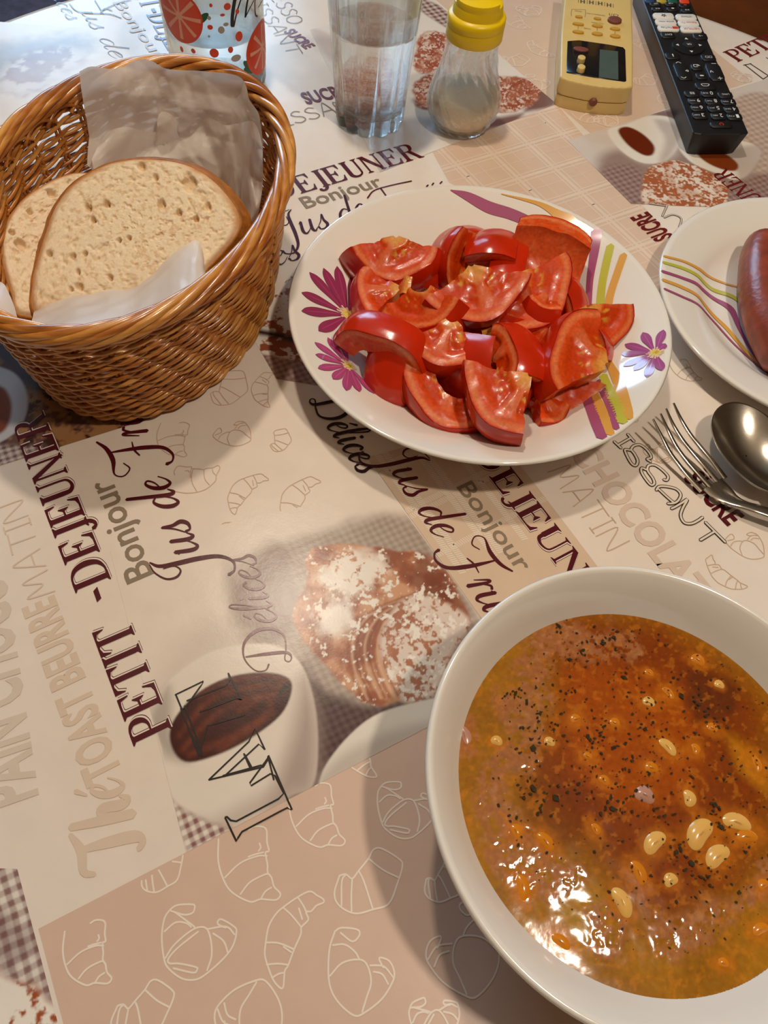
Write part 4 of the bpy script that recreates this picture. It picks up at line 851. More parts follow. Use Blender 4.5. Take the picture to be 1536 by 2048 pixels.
# ------------------------------------------------------------------ cut tomato
def chunk(Wd, z0, z1, R, r0, seed, n=22):
    """slab of a tomato: angle Wd about the core axis, height z0..z1 (fractions of R), radius from r0 outwards"""
    Wr = math.radians(Wd); idx = {}; ijk = []
    for i in range(n + 1):
        for j in range(n + 1):
            for k in range(n + 1):
                if i in (0, n) or j in (0, n) or k in (0, n): idx[(i, j, k)] = len(ijk); ijk.append((i, j, k))
    A = np.array(ijk) / n; ph = (A[:, 0] - 0.5) * Wr; z = (z0 + (z1 - z0) * A[:, 1]); Rz = np.sqrt(np.clip(1 - z * z, 0.02, 1))
    lob = 1 + 0.035 * np.cos(5 * ph + seed) + 0.03 * (vnoise(np.c_[ph * 2, z * 2, np.full(len(ph), seed * 3.7)], seed) - 0.5)
    rf = r0 + (1 - r0) * A[:, 2]; r = rf * Rz * lob
    V = np.c_[r * np.cos(ph), r * np.sin(ph), z * 0.86] * R
    sk = A[:, 2] > 0.999; cut = ~sk
    # cavities: gel chambers sit a little lower than the walls between them
    sept = np.abs(np.sin(1.6 * (ph + 0.5 * math.sin(seed) ))) ; gel = sstep(0.30, 0.40, rf) * sstep(0.80, 0.70, rf) * sstep(0.22, 0.42, sept)
    if r0 > 0.5: gel = gel * 0
    cen = V.mean(0); nz = fbm(V * 260 + seed, 3, seed)
    V = V - (V - cen) * (gel * cut * (0.05 + 0.10 * nz))[:, None]
    V = V + (np.stack([fbm(V * 120 + seed + 9 * q, 3, seed + q) for q in range(3)], 1) - 0.5) * 0.0022 * (0.35 + 0.65 * cut[:, None])
    # colours of the cut flesh
    wall, gelc, core, seedc, pink = lin('#d64a14'), lin('#c83a06'), lin('#e2ac50'), lin('#dcaa3c'), lin('#e38450')
    C = np.tile(wall, (len(V), 1)); f2 = fbm(V * 300 + seed, 4, seed + 2)
    def mx(a, c):
        nonlocal C
        a = np.clip(a, 0, 1)[:, None]; C = C * (1 - a) + c * a
    mx(sstep(0.84, 0.90, rf) * sstep(0.985, 0.93, rf) * 0.75, pink); mx(gel * 0.9, gelc)
    mx(sstep(0.36, 0.16, rf + 0.16 * (f2 - 0.5)) * 0.75, core)
    mx(sstep(0.40, 0.2, sept) * sstep(0.9, 0.6, rf) * 0.35, lin('#d98a5a'))
    mx(gel * sstep(0.60, 0.68, fbm(V * 420 + seed, 2, seed + 7)) * sstep(0.62, 0.45, rf) * 0.8, seedc)
    mx(sstep(0.975, 1.0, rf), lin('#bc1c0c'))
    if r0 > 0.5: mx(np.where(A[:, 2] < 0.02, 0.6, 0), lin('#c8582c')); mx((f2 > 0.6) * 0.25, lin('#d98252'))
    F = []; S = []
    def quad(a, b_, c, d, isk): (S if isk else F).append((idx[a], idx[b_], idx[c], idx[d]))
    for p in range(n):
        for q in range(n):
            quad((p, q, 0), (p, q + 1, 0), (p + 1, q + 1, 0), (p + 1, q, 0), False); quad((p, q, n), (p + 1, q, n), (p + 1, q + 1, n), (p, q + 1, n), True)
            quad((p, 0, q), (p + 1, 0, q), (p + 1, 0, q + 1), (p, 0, q + 1), False); quad((p, n, q), (p, n, q + 1), (p + 1, n, q + 1), (p + 1, n, q), False)
            quad((0, p, q), (0, p, q + 1), (0, p + 1, q + 1), (0, p + 1, q), False); quad((n, p, q), (n, p + 1, q), (n, p + 1, q + 1), (n, p, q + 1), False)
    sid = np.unique(np.array(S)); remap = -np.ones(len(V), dtype=int); remap[sid] = np.arange(len(sid))
    Vs = V[sid] + (V[sid] - np.array([0, 0, V[sid][:, 2].mean()])) / np.linalg.norm(V[sid], axis=1)[:, None] * 0.00025
    return V, np.array(F + S), C, Vs, remap[np.array(S)], cen

def tomato(pos, x, z, prm, label):
    """pos: centre; x: direction the skin faces; z: direction of the tomato's core axis"""
    X = np.array(x, dtype=float); X /= np.linalg.norm(X); Zv = np.array(z, dtype=float); Zv -= X * (Zv @ X); Zv /= np.linalg.norm(Zv); Y = np.cross(Zv, X)
    M = np.stack([X, Y, Zv], 1); V, F, C, Vs, S, cen = chunk(prm[0], prm[1], prm[2], prm[3] * 1.13, *prm[4:])
    pos = np.array(pos); tr = lambda v: (v - cen) @ M.T + pos
    t = thing('tomato_piece', pos, label, 'tomato', 'cut tomato pieces on the flowered plate')
    obj('flesh', tr(V), F, M_flesh, t, col=C, sharp=50); obj('skin', tr(Vs), S, M_skin, t)
TOM = [  # position (px, height mm), skin direction, core-axis direction (both set in camera axes, baked to world vectors), shape, label
 ((-0.01273, 0.39208, 0.03400), (0.118, -0.847, -0.519), (0.014, -0.252, 0.968), (150, -0.15, 0.62, 0.031, 0.06, 1), 'half-round tomato chunk at the top left of the heap, two gel hollows facing up'),
 ((0.01197, 0.39388, 0.02400), (0.597, -0.647, 0.475), (0.170, 0.726, 0.666), (70, -0.4, 0.4, 0.028, 0.55, 2), 'pale flesh piece wedged behind the top left tomato chunk'),
 ((-0.01875, 0.36025, 0.02400), (-0.972, -0.235, -0.028), (0.207, -0.060, 0.977), (85, -0.4, 0.5, 0.029, 0.1, 3), 'tomato wedge beside the large purple flower, cut face up, skin to the left'),
 ((0.01099, 0.35021, 0.03200), (0.018, -0.920, -0.391), (-0.447, -0.051, 0.893), (120, -0.3, 0.45, 0.031, 0.25, 4), 'pink-fleshed tomato wedge left of centre, glossy red skin along its lower side'),
 ((-0.00478, 0.37118, 0.02600), (-0.258, 0.304, -0.917), (0.166, 0.663, 0.730), (50, -0.3, 0.3, 0.022, 0.2, 5), 'small yellowish tomato tip under the top left chunk'),
 ((0.03866, 0.36093, 0.04400), (0.355, -0.821, -0.447), (-0.077, -0.306, 0.949), (135, -0.45, 0.25, 0.031, 0.05, 6), 'large tomato wedge on top of the heap with a yellow core burst'),
 ((0.07137, 0.36909, 0.03600), (0.802, -0.553, -0.225), (-0.128, -0.266, 0.955), (140, -0.4, 0.2, 0.032, 0.12, 7), 'tomato wedge right behind the one with the yellow core burst'),
 ((0.08417, 0.40521, 0.03600), (0.087, 0.611, -0.787), (0.959, -0.279, 0.047), (95, -0.75, 0.75, 0.033, 0.62, 8), 'large smooth-fleshed tomato piece at the top right with a pointed tip'),
 ((0.05057, 0.40937, 0.03000), (-0.103, 0.486, 0.868), (0.981, -0.087, 0.176), (95, -0.55, 0.55, 0.030, 0.35, 9), 'wet red tomato piece at the back middle of the heap'),
 ((0.02574, 0.40118, 0.03000), (-0.920, -0.185, 0.344), (0.215, 0.751, 0.625), (60, -0.7, 0.7, 0.028, 0.3, 10), 'pointed triangular tomato piece at the back, left of the middle'),
 ((0.03558, 0.42136, 0.02400), (-0.083, 0.229, 0.970), (0.993, 0.100, 0.062), (80, -0.4, 0.4, 0.026, 0.3, 11), 'little rounded bit of red skin peeping out at the very back of the heap'),
 ((0.09585, 0.37502, 0.02600), (0.834, 0.131, 0.536), (-0.309, 0.756, 0.578), (75, -0.6, 0.6, 0.028, 0.3, 12), 'red skin-side wedge right of centre, above the gel-covered piece'),
 ((0.08065, 0.35810, 0.02800), (-0.365, -0.931, -0.034), (0.273, 0.523, 0.807), (60, -0.65, 0.65, 0.026, 0.5, 13), 'pale pink tomato flesh piece standing in the middle right'),
 ((0.11067, 0.36087, 0.02800), (0.423, -0.712, -0.560), (0.042, -0.120, 0.992), (150, -0.3, 0.3, 0.029, 0.08, 14), 'orange gel-covered tomato piece at the far right edge of the heap'),
 ((0.10150, 0.32121, 0.03200), (-0.911, 0.288, 0.295), (0.301, -0.295, 0.907), (110, -0.5, 0.35, 0.035, 0.08, 15), 'big tomato wedge at the lower right with its ragged core to the right'),
 ((0.11803, 0.34539, 0.02200), (0.866, 0.050, 0.498), (0.078, 0.733, 0.675), (60, -0.4, 0.4, 0.024, 0.4, 16), 'red piece tucked behind the big lower right wedge'),
 ((-0.00831, 0.31414, 0.03400), (0.123, -0.070, 0.990), (0.337, 0.941, 0.016), (150, -0.30, 0.30, 0.030, 0.55, 17), 'long crescent with shiny skin up, nearest the lower flower'),
 ((-0.00371, 0.30411, 0.02000), (-0.512, -0.810, 0.286), (0.692, -0.606, 0.392), (95, -0.5, 0.5, 0.027, 0.3, 18), 'red skin wedge lying under the shiny crescent at the lower left'),
 ((0.02467, 0.31758, 0.03800), (-0.183, -0.924, -0.336), (-0.053, -0.089, 0.995), (95, -0.5, 0.3, 0.029, 0.15, 19), 'medium tomato wedge in the centre with a torn upper right tip'),
 ((0.05414, 0.33713, 0.02600), (0.296, 0.057, -0.954), (0.024, -0.004, 1.000), (100, -0.3, 0.2, 0.025, 0.05, 20), 'small seedy yellow-cored piece down in the middle of the heap'),
 ((0.04128, 0.30627, 0.03200), (-0.779, -0.476, 0.408), (0.300, 0.813, 0.499), (80, -0.75, 0.75, 0.029, 0.5, 21), 'narrow upright tomato slice with beads of juice, below the middle'),
 ((0.06728, 0.31789, 0.03400), (0.505, 0.245, 0.827), (-0.597, -0.130, 0.792), (85, -0.5, 0.5, 0.030, 0.4, 22), 'wet pink tomato piece behind the front chunk'),
 ((0.02337, 0.29084, 0.02200), (-0.660, -0.721, -0.210), (0.067, -0.291, 0.954), (125, -0.35, 0.35, 0.031, 0.45, 23), 'concave tomato crescent at the front left, flesh side up'),
 ((0.06135, 0.28513, 0.03400), (-0.775, -0.586, -0.236), (-0.171, -0.313, 0.934), (95, -0.75, 0.28, 0.034, 0.06, 24), 'largest front tomato chunk, cut gel face up and pale flesh to its right'),
 ((0.08743, 0.29483, 0.01800), (0.623, -0.716, -0.315), (0.123, -0.070, 0.990), (60, -0.3, 0.3, 0.022, 0.3, 25), 'small tomato corner at the front, right of the largest chunk'),
 ((0.09758, 0.31333, 0.01800), (0.352, -0.854, -0.382), (0.061, -0.247, 0.967), (110, -0.25, 0.25, 0.027, 0.1, 26), 'soft gel-covered scrap under the big lower right wedge'),
 ((0.03379, 0.36679, 0.02400), (0.233, -0.971, 0.049), (0.108, 0.005, 0.994), (120, -0.4, 0.4, 0.030, 0.2, 27), 'dark red wedge in the shadow under the topmost piece'),
 ((0.00728, 0.32669, 0.02000), (-0.036, -0.990, 0.138), (0.348, 0.250, 0.903), (120, -0.4, 0.4, 0.030, 0.2, 29), 'shaded red wedge under the left end of the heap, between crescent and centre'),
 ((0.05509, 0.30816, 0.02000), (0.216, -0.964, 0.154), (0.234, 0.178, 0.956), (120, -0.4, 0.4, 0.030, 0.2, 30), 'red wedge buried behind the largest front chunk'),
 ((0.08323, 0.34317, 0.02200), (0.440, -0.883, 0.159), (-0.380, 0.116, 0.918), (120, -0.4, 0.4, 0.030, 0.2, 31), 'buried red wedge between the pink piece and the big lower right wedge'),
 ((0.06009, 0.40217, 0.02400), (0.036, 0.326, 0.945), (0.936, 0.027, 0.352), (120, -0.4, 0.4, 0.029, 0.2, 32), 'buried wedge under the back right pieces'),
 ((0.06444, 0.35721, 0.02200), (0.201, -0.923, 0.328), (0.234, 0.178, 0.956), (110, -0.4, 0.4, 0.029, 0.2, 28), 'deep red piece low in the gap at the middle right'),
]
for t in TOM: tomato(*t)

# ------------------------------------------------------------------ soup bowl, soup, beans
BC = (0.1172, 0.0807)
prof = [(0.0003, 0.0085), (0.03, 0.009), (0.05, 0.016), (0.063, 0.029), (0.072, 0.0415), (0.0785, 0.0525), (0.0835, 0.0602), (0.0868, 0.0640), (0.0880, 0.0652), (0.0893, 0.0654), (0.0902, 0.0645), (0.0904, 0.0632), (0.0880, 0.0570), (0.0820, 0.0450), (0.0735, 0.0310), (0.0610, 0.0170), (0.0490, 0.0085), (0.0440, 0.0060), (0.0430, 0.0), (0.0395, 0.0), (0.0385, 0.0030), (0.0003, 0.0035)]
V, F = lathe(prof, 128, (BC[0], BC[1], 0)); F = [f[:, ::-1] for f in F]
tag(obj('soup_bowl', V, F, M_bowl, loc=(BC[0], BC[1], 0)), 'large plain white bowl of bean soup in the near right corner', 'bowl')
BEANS = [  # centre, point at the bean's end, height of the crest above the soup (mm), kind, label
 ("1185,756 1235,746", 1.8, 2, 'pinkish skinned bean floating at the centre of the soup'),
 ("1403,634 1456,701", 2.2, 0, 'large pale bean at the right with a fleck of herb on it'),
 ("1463,557 1521,606", 1.6, 0, 'pale bean just below the large one with the herb fleck'),
 ("1556,691 1636,678", 1.6, 0, 'long bean at the right edge of the photo, upper of two'),
 ("1590,643 1650,650", 1.2, 1, 'orange bean half hidden under the long one at the right edge'),
 ("1217,581 1266,629", 1.5, 0, 'yellowish bean left of the large pale one'),
 ("1267,450 1304,472", 1.0, 0, 'little round bean low in the middle of the soup'),
 ("1066,355 1098,299", 1.6, 0, 'long slanting bean nearest the bright glare'),
 ("1365,769 1371,722", 1.2, 0, 'upright bean right of the pinkish one'),
 ("1297,965 1346,922", 1.2, 0, 'long slanting bean above the pinkish one'),
 ("1224,869 1270,871", 0.9, 1, 'orange bean just above the pinkish one'),
 ("1235,1148 1279,1141", 1.0, 0, 'small bright bean near the top centre of the soup'),
 ("798,927 832,925", 1.0, 0, 'small pale bean left of centre beside dark herbs'),
 ("578,905 610,897", 1.0, 0, 'small bean nearest the left rim'),
 ("916,1037 961,1058", 0.6, 1, 'yellowish bean upper left of the centre, nearly sunk'),
 ("1021,796 1057,779", 0.8, 1, 'orange bean left of the pinkish one'),
 ("439,914 464,838", 0.7, 2, 'big dull bean skin just under the surface at the left'),
 ("1138,465 1167,406", 0.9, 1, 'sunken dark bean in the middle, right of the slanting one'),
 ("686,367 697,302", 0.9, 1, 'yellow bean under the foam at the lower left'),
 ("1435,190 1477,191", 0.4, 1, 'faint bean in clear broth at the bottom right'),
 ("1473,1371 1522,1356", 1.0, 1, 'yellow bean near the upper right rim'),
 ("1557,1269 1589,1264", 0.8, 0, 'small pale bean below the upper right rim'),
 ("1593,317 1640,341", 0.8, 1, 'yellow bean cut by the right edge, low down'),
 ("1631,472 1671,500", 0.8, 1, 'yellow bean at the right edge above the lowest one there'),
 ("777,537 820,497", 0.9, 1, 'orange bean beside the foam, left of centre'),
 ("659,562 687,519", 0.8, 1, 'orange bean inside the left patch of foam'),
 ("1413,972 1422,926", 0.6, 1, 'sunken orange bean right of the long slanting one'),
 ("1324,1202 1361,1165", 0.6, 1, 'sunken orange bean near the top, right of the bright one'),
 ("959,886 1001,877", 0.5, 1, 'faint orange bean just left of the centre'),
 ("1081,1041 1125,1038", 0.5, 1, 'faint yellow bean above the centre'),
 ("1247,1285 1281,1274", 0.5, 1, 'faint orange bean high in the soup'),
 ("1502,1068 1545,1059", 0.6, 1, 'yellow bean right of the long slanting one'),
 ("975,605 1000,566", 0.5, 1, 'faint bean below and left of the pinkish one'),
 ("1667,940 1686,873", 0.7, 1, 'long yellow bean at the upper right edge'),
 ("831,197 889,167", 0.8, 1, 'yellow bean in the brightest part of the glare'),
]
SZ = 0.0462; SC_ = np.array([0.1166, 0.0812]); SR = 0.0758
S_ = lambda s: T(s)
p = Photo([SC_ + [-SR, -SR], SC_ + [SR, -SR], SC_ + [SR, SR], SC_ + [-SR, SR]], 0.00055, lin('#a06a14'))
n1 = fbm(p.X * 60, 5, 3); p.mix(sstep(0.4, 0.7, n1) * 0.5, lin('#84500c'))
p.blob(S_("794,1411 942,1530 1256,1536 1505,1424 1699,1278 1761,1046 1693,634 1474,423 1288,311 1143,327 996,475 822,622 703,829 849,1094"), lin('#7e3406'), 0.012, 0.95, 0.006, 60)
p.blob(S_("873,1260 1137,1303 1383,1239 1461,1049 1386,817 1191,706 973,769 866,979"), lin('#a44a06'), 0.010, 0.8, 0.006, 60)
p.blob(S_("1423,1328 1628,1269 1612,1156 1438,1105"), lin('#5e2a10'), 0.004, 0.8, 0.003)
p.blob(S_("685,701 861,775 969,681 855,501 731,520"), lin('#6f2e0a'), 0.006, 0.6, 0.004)
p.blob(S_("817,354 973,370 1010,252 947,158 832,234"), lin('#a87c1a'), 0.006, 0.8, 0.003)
p.blob(S_("1567,1042 1673,978 1708,835 1620,880"), lin('#c07d10'), 0.004, 0.8, 0.002)
fo = np.zeros(len(p.X))
for q in ("672,1298 793,1292 831,1193 770,1025 770,911 657,769 659,604 784,517 924,444 895,346 782,311 661,376 555,452 496,611 527,772 571,878 655,935 576,1061 613,1186", "1159,305 1283,349 1395,415 1518,420 1663,564 1661,443 1413,287 1319,203 1201,199",
          "660,1416 795,1477 961,1476 1147,1467 1254,1382 1138,1324 935,1331 732,1274", "376,988 462,998 496,869 432,816 381,884", "860,343 1075,335 1122,264 1031,167 948,187 901,271"):
    fo = np.maximum(fo, p.blob(S_(q), None, 0.003, 1, 0.007, 110))
fo *= sstep(0.34, 0.46, fbm(p.X * 420, 4, 8)); p.mix(fo * 0.92, lin('#a0643a')); p.mix(fo * sstep(0.55, 0.75, fbm(p.X * 520, 3, 12)) * 0.6, lin('#b37c52'))
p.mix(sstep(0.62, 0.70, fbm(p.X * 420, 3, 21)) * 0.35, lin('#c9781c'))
for q, h, k, lab in BEANS:      # broth is paler and more orange where a bean lies just below it
    P = T(q); d = P[1] - P[0]; L = np.linalg.norm(d); d /= L; x = (p.X - P[0]) @ d; y = (p.X - P[0]) @ np.array([-d[1], d[0]])
    e = np.hypot(x / (L * 1.35), y / (L * 0.95)) + 0.5 * (fbm(p.X * 260, 3, 31) - 0.5); p.mix(sstep(1.25, 0.45, e) * (0.6 if k < 2 else 0.2), lin('#bd6a12'))
r = np.hypot(*(p.X - SC_).T); z = SZ + 0.00012 * fo * (0.4 + fbm(p.X * 700, 3, 4)) + 0.0006 * (fbm(p.X * 55, 3, 6) - 0.5) * sstep(SR, 0.065, r)
F = p.F[(r[p.F] < SR).all(1)]
use = np.unique(F); rm = -np.ones(len(r), dtype=int); rm[use] = np.arange(len(use))
so = obj('bean_soup', np.c_[p.X, z][use], rm[F], M_soup, loc=(SC_[0], SC_[1], SZ - 0.002), col=p.C[use])
tag(so, 'orange brown bean soup with oil, foam and herbs filling the white bowl', 'soup')

def bean_mesh(name, mat):
    bm = bmesh.new(); bmesh.ops.create_icosphere(bm, subdivisions=4, radius=1.0)
    V, F = bm_out(bm); V = V * [1.0, 0.55, 0.50]; V[:, 1] -= 0.16 * (V[:, 0] ** 2) - 0.08; V[:, 1] += 0.07 * np.exp(-(V[:, 0] / 0.35) ** 2) * (V[:, 1] < 0)
    return mkmesh(name, V, F, mat)
BM = {0: bean_mesh('bean', M_bean), 1: bean_mesh('bean', M_bean2), 2: bean_mesh('bean', M_beanp)}
for q, h, k, lab in BEANS:
    P = T(q); d = P[1] - P[0]; L = np.linalg.norm(d) * 1.15; Wb = L * (0.85 if L < 0.006 else 0.6) / 0.55
    o = bpy.data.objects.new('bean', BM[k]); COL.objects.link(o)
    hz = 0.50 * Wb; o.location = (P[0][0], P[0][1], SZ + h * 0.00075 - hz); o.rotation_euler = (0, 0, math.atan2(d[1], d[0])); o.scale = (L, Wb, Wb)
    tag(o, lab, 'bean', 'beans in the soup')
# herb flakes
Vh, Fh = [], []; HC = T("851,1154 761,1044 818,983 1032,1022 1206,1029 732,892 731,733 957,1355 1050,1399 1103,1428 962,971 1075,937 1120,896 1262,688 1295,557 1314,567 1384,477 1489,670 1390,853 1472,755 1561,928 917,772 749,639 823,708 1152,676 1455,1167 1479,1120 846,1462 816,1491 653,1120 703,1086 894,1305 1133,1250 1245,1141 1379,1198 1045,733 1052,690 1483,488 1354,522 712,980 991,965")
def flake(x, y, s):
    a = rng.rand() * 6.28; n = rng.randint(4, 7); el = 0.35 + 0.5 * rng.rand(); zz = SZ + 0.0005 + 0.0004 * rng.rand(); b0 = len(Vh); tl = (rng.rand(2) - 0.5) * 0.2
    for k in range(n):
        t = k * 2 * math.pi / n; r = s * (0.7 + 0.6 * rng.rand()); u, v = r * math.cos(t), r * el * math.sin(t)
        Vh.append((x + u * math.cos(a) - v * math.sin(a), y + u * math.sin(a) + v * math.cos(a), zz + tl[0] * u + tl[1] * v))
    for k in range(n): Vh.append((Vh[b0 + k][0], Vh[b0 + k][1], Vh[b0 + k][2] - 0.00012))
    Fh.append(list(range(b0, b0 + n)));
    for k in range(n): Fh.append([b0 + k, b0 + n + k, b0 + n + (k + 1) % n, b0 + (k + 1) % n])
hc = SC_ + np.array([0.004, 0.004])
for k in range(620):
    a, r = rng.rand() * 6.28, 0.066 * rng.rand() ** 0.7; x, y = hc + r * np.array([math.cos(a), math.sin(a)])
    if np.hypot(x - SC_[0], y - SC_[1]) < 0.072: flake(x, y, 0.00022 + 0.0006 * rng.rand() ** 2)
for c in HC:
    flake(c[0], c[1], 0.0007 + 0.0010 * rng.rand())
    for k in range(7): q = c + rng.randn(2) * 0.0030; flake(q[0], q[1], 0.0003 + 0.0006 * rng.rand())
tag(obj('herb_flakes', np.array(Vh), Fh, M_herb, loc=(SC_[0], SC_[1], SZ), smooth=False), 'dark dried herb flakes strewn over the bean soup', 'herbs', None, 'stuff')

# ------------------------------------------------------------------ wicker bread basket
BK = np.array([-0.1615, 0.3640]); BA, BB, BT, BH, BS = 0.0875, 0.1255, math.radians(-6.7), 0.095, 0.83
def bk(theta, z, off=0.0):
    k = BS + (1 - BS) * np.clip(z / BH, 0, 1) ** 0.85
    x = (BA * k + off) * np.cos(theta); y = (BB * k + off) * np.sin(theta)
    return np.stack([BK[0] + x * math.cos(BT) - y * math.sin(BT), BK[1] + x * math.sin(BT) + y * math.cos(BT), np.broadcast_to(z, np.shape(x))], -1)
bt = thing('bread_basket', (BK[0], BK[1], 0), 'oval honey brown wicker basket lined with paper and holding bread', 'basket')
NS = 34
th = np.linspace(0, 2 * np.pi, 241)[:-1]
ROWS = 16          # each row is a pair of strands twined around the stakes
for i in range(ROWS):
    z0 = 0.0052 + i * 0.00498
    wob = 0.0006 * np.sin(th * 3 + i * 1.7) + 0.0004 * np.sin(th * 7 + i)
    for k in (0, 1):
        a = NS / 2 * th + i * 0.55 + math.pi * k
        P = bk(th, z0 + wob + 0.00112 * np.sin(a), -0.0040 + 0.0017 * np.cos(a))
        obj('weaver', *tube(P, 0.00148 + 0.00010 * math.sin(i * 2.3 + k), 7, True, 0.85), M_wick, bt)
for k in range(NS):
    ts = (k + 0.5) * 2 * math.pi / NS; ps = []
    zz = np.linspace(0.002, 0.086, 8)
    for d in (-0.013, 0.013): ps.append(tube(np.array([bk(np.array(ts + d), z, -0.0045) for z in zz]), 0.00115, 6))
    obj('stake', *join(ps), M_wick, bt)
th2 = np.linspace(0, 2 * np.pi, 361)[:-1]
for k in range(6):
    a = 5 * th2 + k * 2 * math.pi / 6 + 0.35 * np.sin(th2 * 3 + k)
    P = bk(th2, np.full(len(th2), 0.0885), -0.0042 + 0.0036 * np.cos(a)); P[:, 2] += 0.0042 * np.sin(a)
    obj('rim_strand', *tube(P, 0.00235, 8, True), M_wick, bt)
for k in range(NS):   # ends of the stakes turned over just under the rim
    t0 = (k + 0.5) * 2 * math.pi / NS; tt_ = t0 + np.linspace(0, 0.26, 9); zz = 0.0795 + 0.006 * np.sin(np.linspace(0, math.pi, 9))
    obj('stake_end', *tube(np.array([bk(np.array(t), z, -0.0075) for t, z in zip(tt_, zz)]), 0.0012, 6), M_wick, bt)
sp = np.linspace(0.03, 1, 700); ta = sp * 14 * 2 * math.pi
P = np.stack([BK[0] + (BA * BS - 0.004) * sp * np.cos(ta) * math.cos(BT) - (BB * BS - 0.004) * sp * np.sin(ta) * math.sin(BT), BK[1] + (BA * BS - 0.004) * sp * np.cos(ta) * math.sin(BT) + (BB * BS - 0.004) * sp * np.sin(ta) * math.cos(BT), np.full(700, 0.0030)], 1)
obj('base', *tube(P, 0.0026, 6, flat=0.8), M_wick, bt)

# bread slices: a soft-cornered slab with a pitted crumb face and a crust band
def bread(outline, pore, label, name='bread_slice', thick=0.012, grow=1.10, seed=1):
    """outline: 3-D points of the cut face, in its plane"""
    O = smooth_path(outline, 14, True); c = O.mean(0); u, s, vt = np.linalg.svd(O - c, full_matrices=False); n = vt[2]
    if n @ (np.array([0, 0, 0.36]) - c) < 0: n = -n
    e1 = vt[0]; e2 = np.cross(n, e1); P2 = np.stack([(O - c) @ e1, (O - c) @ e2], 1)
    t = thing(name, tuple(c - n * thick + [0, 0, -0.0]), label, 'bread')
    # crumb face: polar grid in the outline
    m, k = len(P2), 110; fr = np.linspace(0.004, 1, k); G = (fr[:, None, None] * P2[None]).reshape(-1, 2)
    f = fbm(G * 360, 3, seed); f2 = fbm(G * 130, 3, seed + 3); dep = 0.0008 * sstep(0.62, 0.72, f) + 0.0007 * sstep(0.66, 0.76, f2) + 0.0003 * (fbm(G * 700, 2, seed + 5) - 0.5)
    for q, r in pore:
        d3 = np.array(q) - c; q2 = np.array([d3 @ e1, d3 @ e2]); dd = np.hypot((G[:, 0] - q2[0]), (G[:, 1] - q2[1]) * 0.8) * (0.7 + 0.6 * fbm(G * 500, 2, 9)); dep = dep + 0.0035 * sstep(r, r * 0.4, dd)
    edge = sstep(0.90, 1.0, fr).repeat(m); dep = dep * (1 - edge)
    V = c + G[:, :1] * e1 + G[:, 1:] * e2 - n * dep[:, None] - n * (0.0016 * edge ** 2)[:, None]
    base = lin('#f4e0c0'); C = np.tile(base, (len(G), 1)); a = np.clip(dep / 0.0022, 0, 1)[:, None]; C = C * (1 - 0.5 * a) + lin('#c99c5e') * 0.5 * a
    a = np.clip(sstep(0.90, 1.0, fr.repeat(m) + 0.05 * (fbm(G * 90, 3, seed + 2) - 0.5)), 0, 1)[:, None]; C = C * (1 - a * 0.9) + lin('#b9772c') * a * 0.9
    a = (sstep(0.60, 0.66, fbm(G * 480, 3, seed + 12)) * 0.45)[:, None]; C = C * (1 - a) + lin('#d0a468') * a
    a = (sstep(0.45, 0.7, fbm(G * 60, 3, seed + 8)) * 0.35)[:, None]; C = C * (1 - a) + lin('#f3e2c4') * a
    F = grid_faces(k, m, False, True)
    A0 = V[F[500][1]] - V[F[500][0]]; B0 = V[F[500][3]] - V[F[500][0]]
    if np.cross(A0, B0) @ n < 0: F = F[:, ::-1]
    obj('crumb', V, F, M_crumb, t, col=C)
    # crust band, wider at the back, and the back face
    rings = []
    for d, g in ((0.0, 0.985), (0.00025, 1.0), (-0.0006, 1.014), (-0.003, 1.03), (-thick * 0.6, grow), (-thick * 0.9, grow - 0.005), (-thick, grow - 0.03), (-thick - 0.0004, 0.5), (-thick - 0.0004, 0.02)):
        w = fbm(np.c_[P2 * 120, np.full(m, d * 300)], 3, seed) - 0.5
        Q = P2 * g * (1 + 0.02 * w[:, None] * (g > 0.9)); rings.append(c + Q[:, :1] * e1 + Q[:, 1:] * e2 + n * (d - 0.0016))
    Vc = np.concatenate(rings); Fc = grid_faces(len(rings), m, False, True)
    if np.cross(Vc[Fc[0][1]] - Vc[Fc[0][0]], Vc[Fc[0][3]] - Vc[Fc[0][0]]) @ (Vc[0] - c) < 0: Fc = Fc[:, ::-1]
    obj('crust', Vc, Fc, M_crust, t)
FRONT = np.array([(-0.21517, 0.30925, 0.03403), (-0.21912, 0.32412, 0.04282), (-0.21762, 0.33765, 0.05063), (-0.21456, 0.35244, 0.05912), (-0.21178, 0.36289, 0.06510), (-0.20447, 0.37519, 0.07200), (-0.19301, 0.38496, 0.07728), (-0.18099, 0.39110, 0.08042), (-0.16509, 0.39506, 0.08217), (-0.14755, 0.39612, 0.08218), (-0.13429, 0.39433, 0.08067), (-0.12171, 0.38912, 0.07721), (-0.11113, 0.38135, 0.07232), (-0.10481, 0.37438, 0.06805), (-0.10368, 0.36726, 0.06387), (-0.10693, 0.36010, 0.05982), (-0.11289, 0.35209, 0.05537), (-0.12087, 0.34176, 0.04964), (-0.12825, 0.32740, 0.04155), (-0.14457, 0.31813, 0.03673), (-0.16933, 0.31091, 0.03340), (-0.19457, 0.30774, 0.03244)])
BACK = np.array([(-0.22269, 0.30766, 0.03279), (-0.22812, 0.31627, 0.03941), (-0.23411, 0.32804, 0.04757), (-0.23750, 0.34024, 0.05426), (-0.23767, 0.35159, 0.05863), (-0.23564, 0.36273, 0.06154), (-0.23024, 0.37635, 0.06327), (-0.22087, 0.39176, 0.06319), (-0.21134, 0.40277, 0.06137), (-0.20241, 0.40678, 0.05729), (-0.19494, 0.39495, 0.04818), (-0.19094, 0.37168, 0.03695), (-0.19472, 0.34390, 0.02890), (-0.20493, 0.31928, 0.02605)])
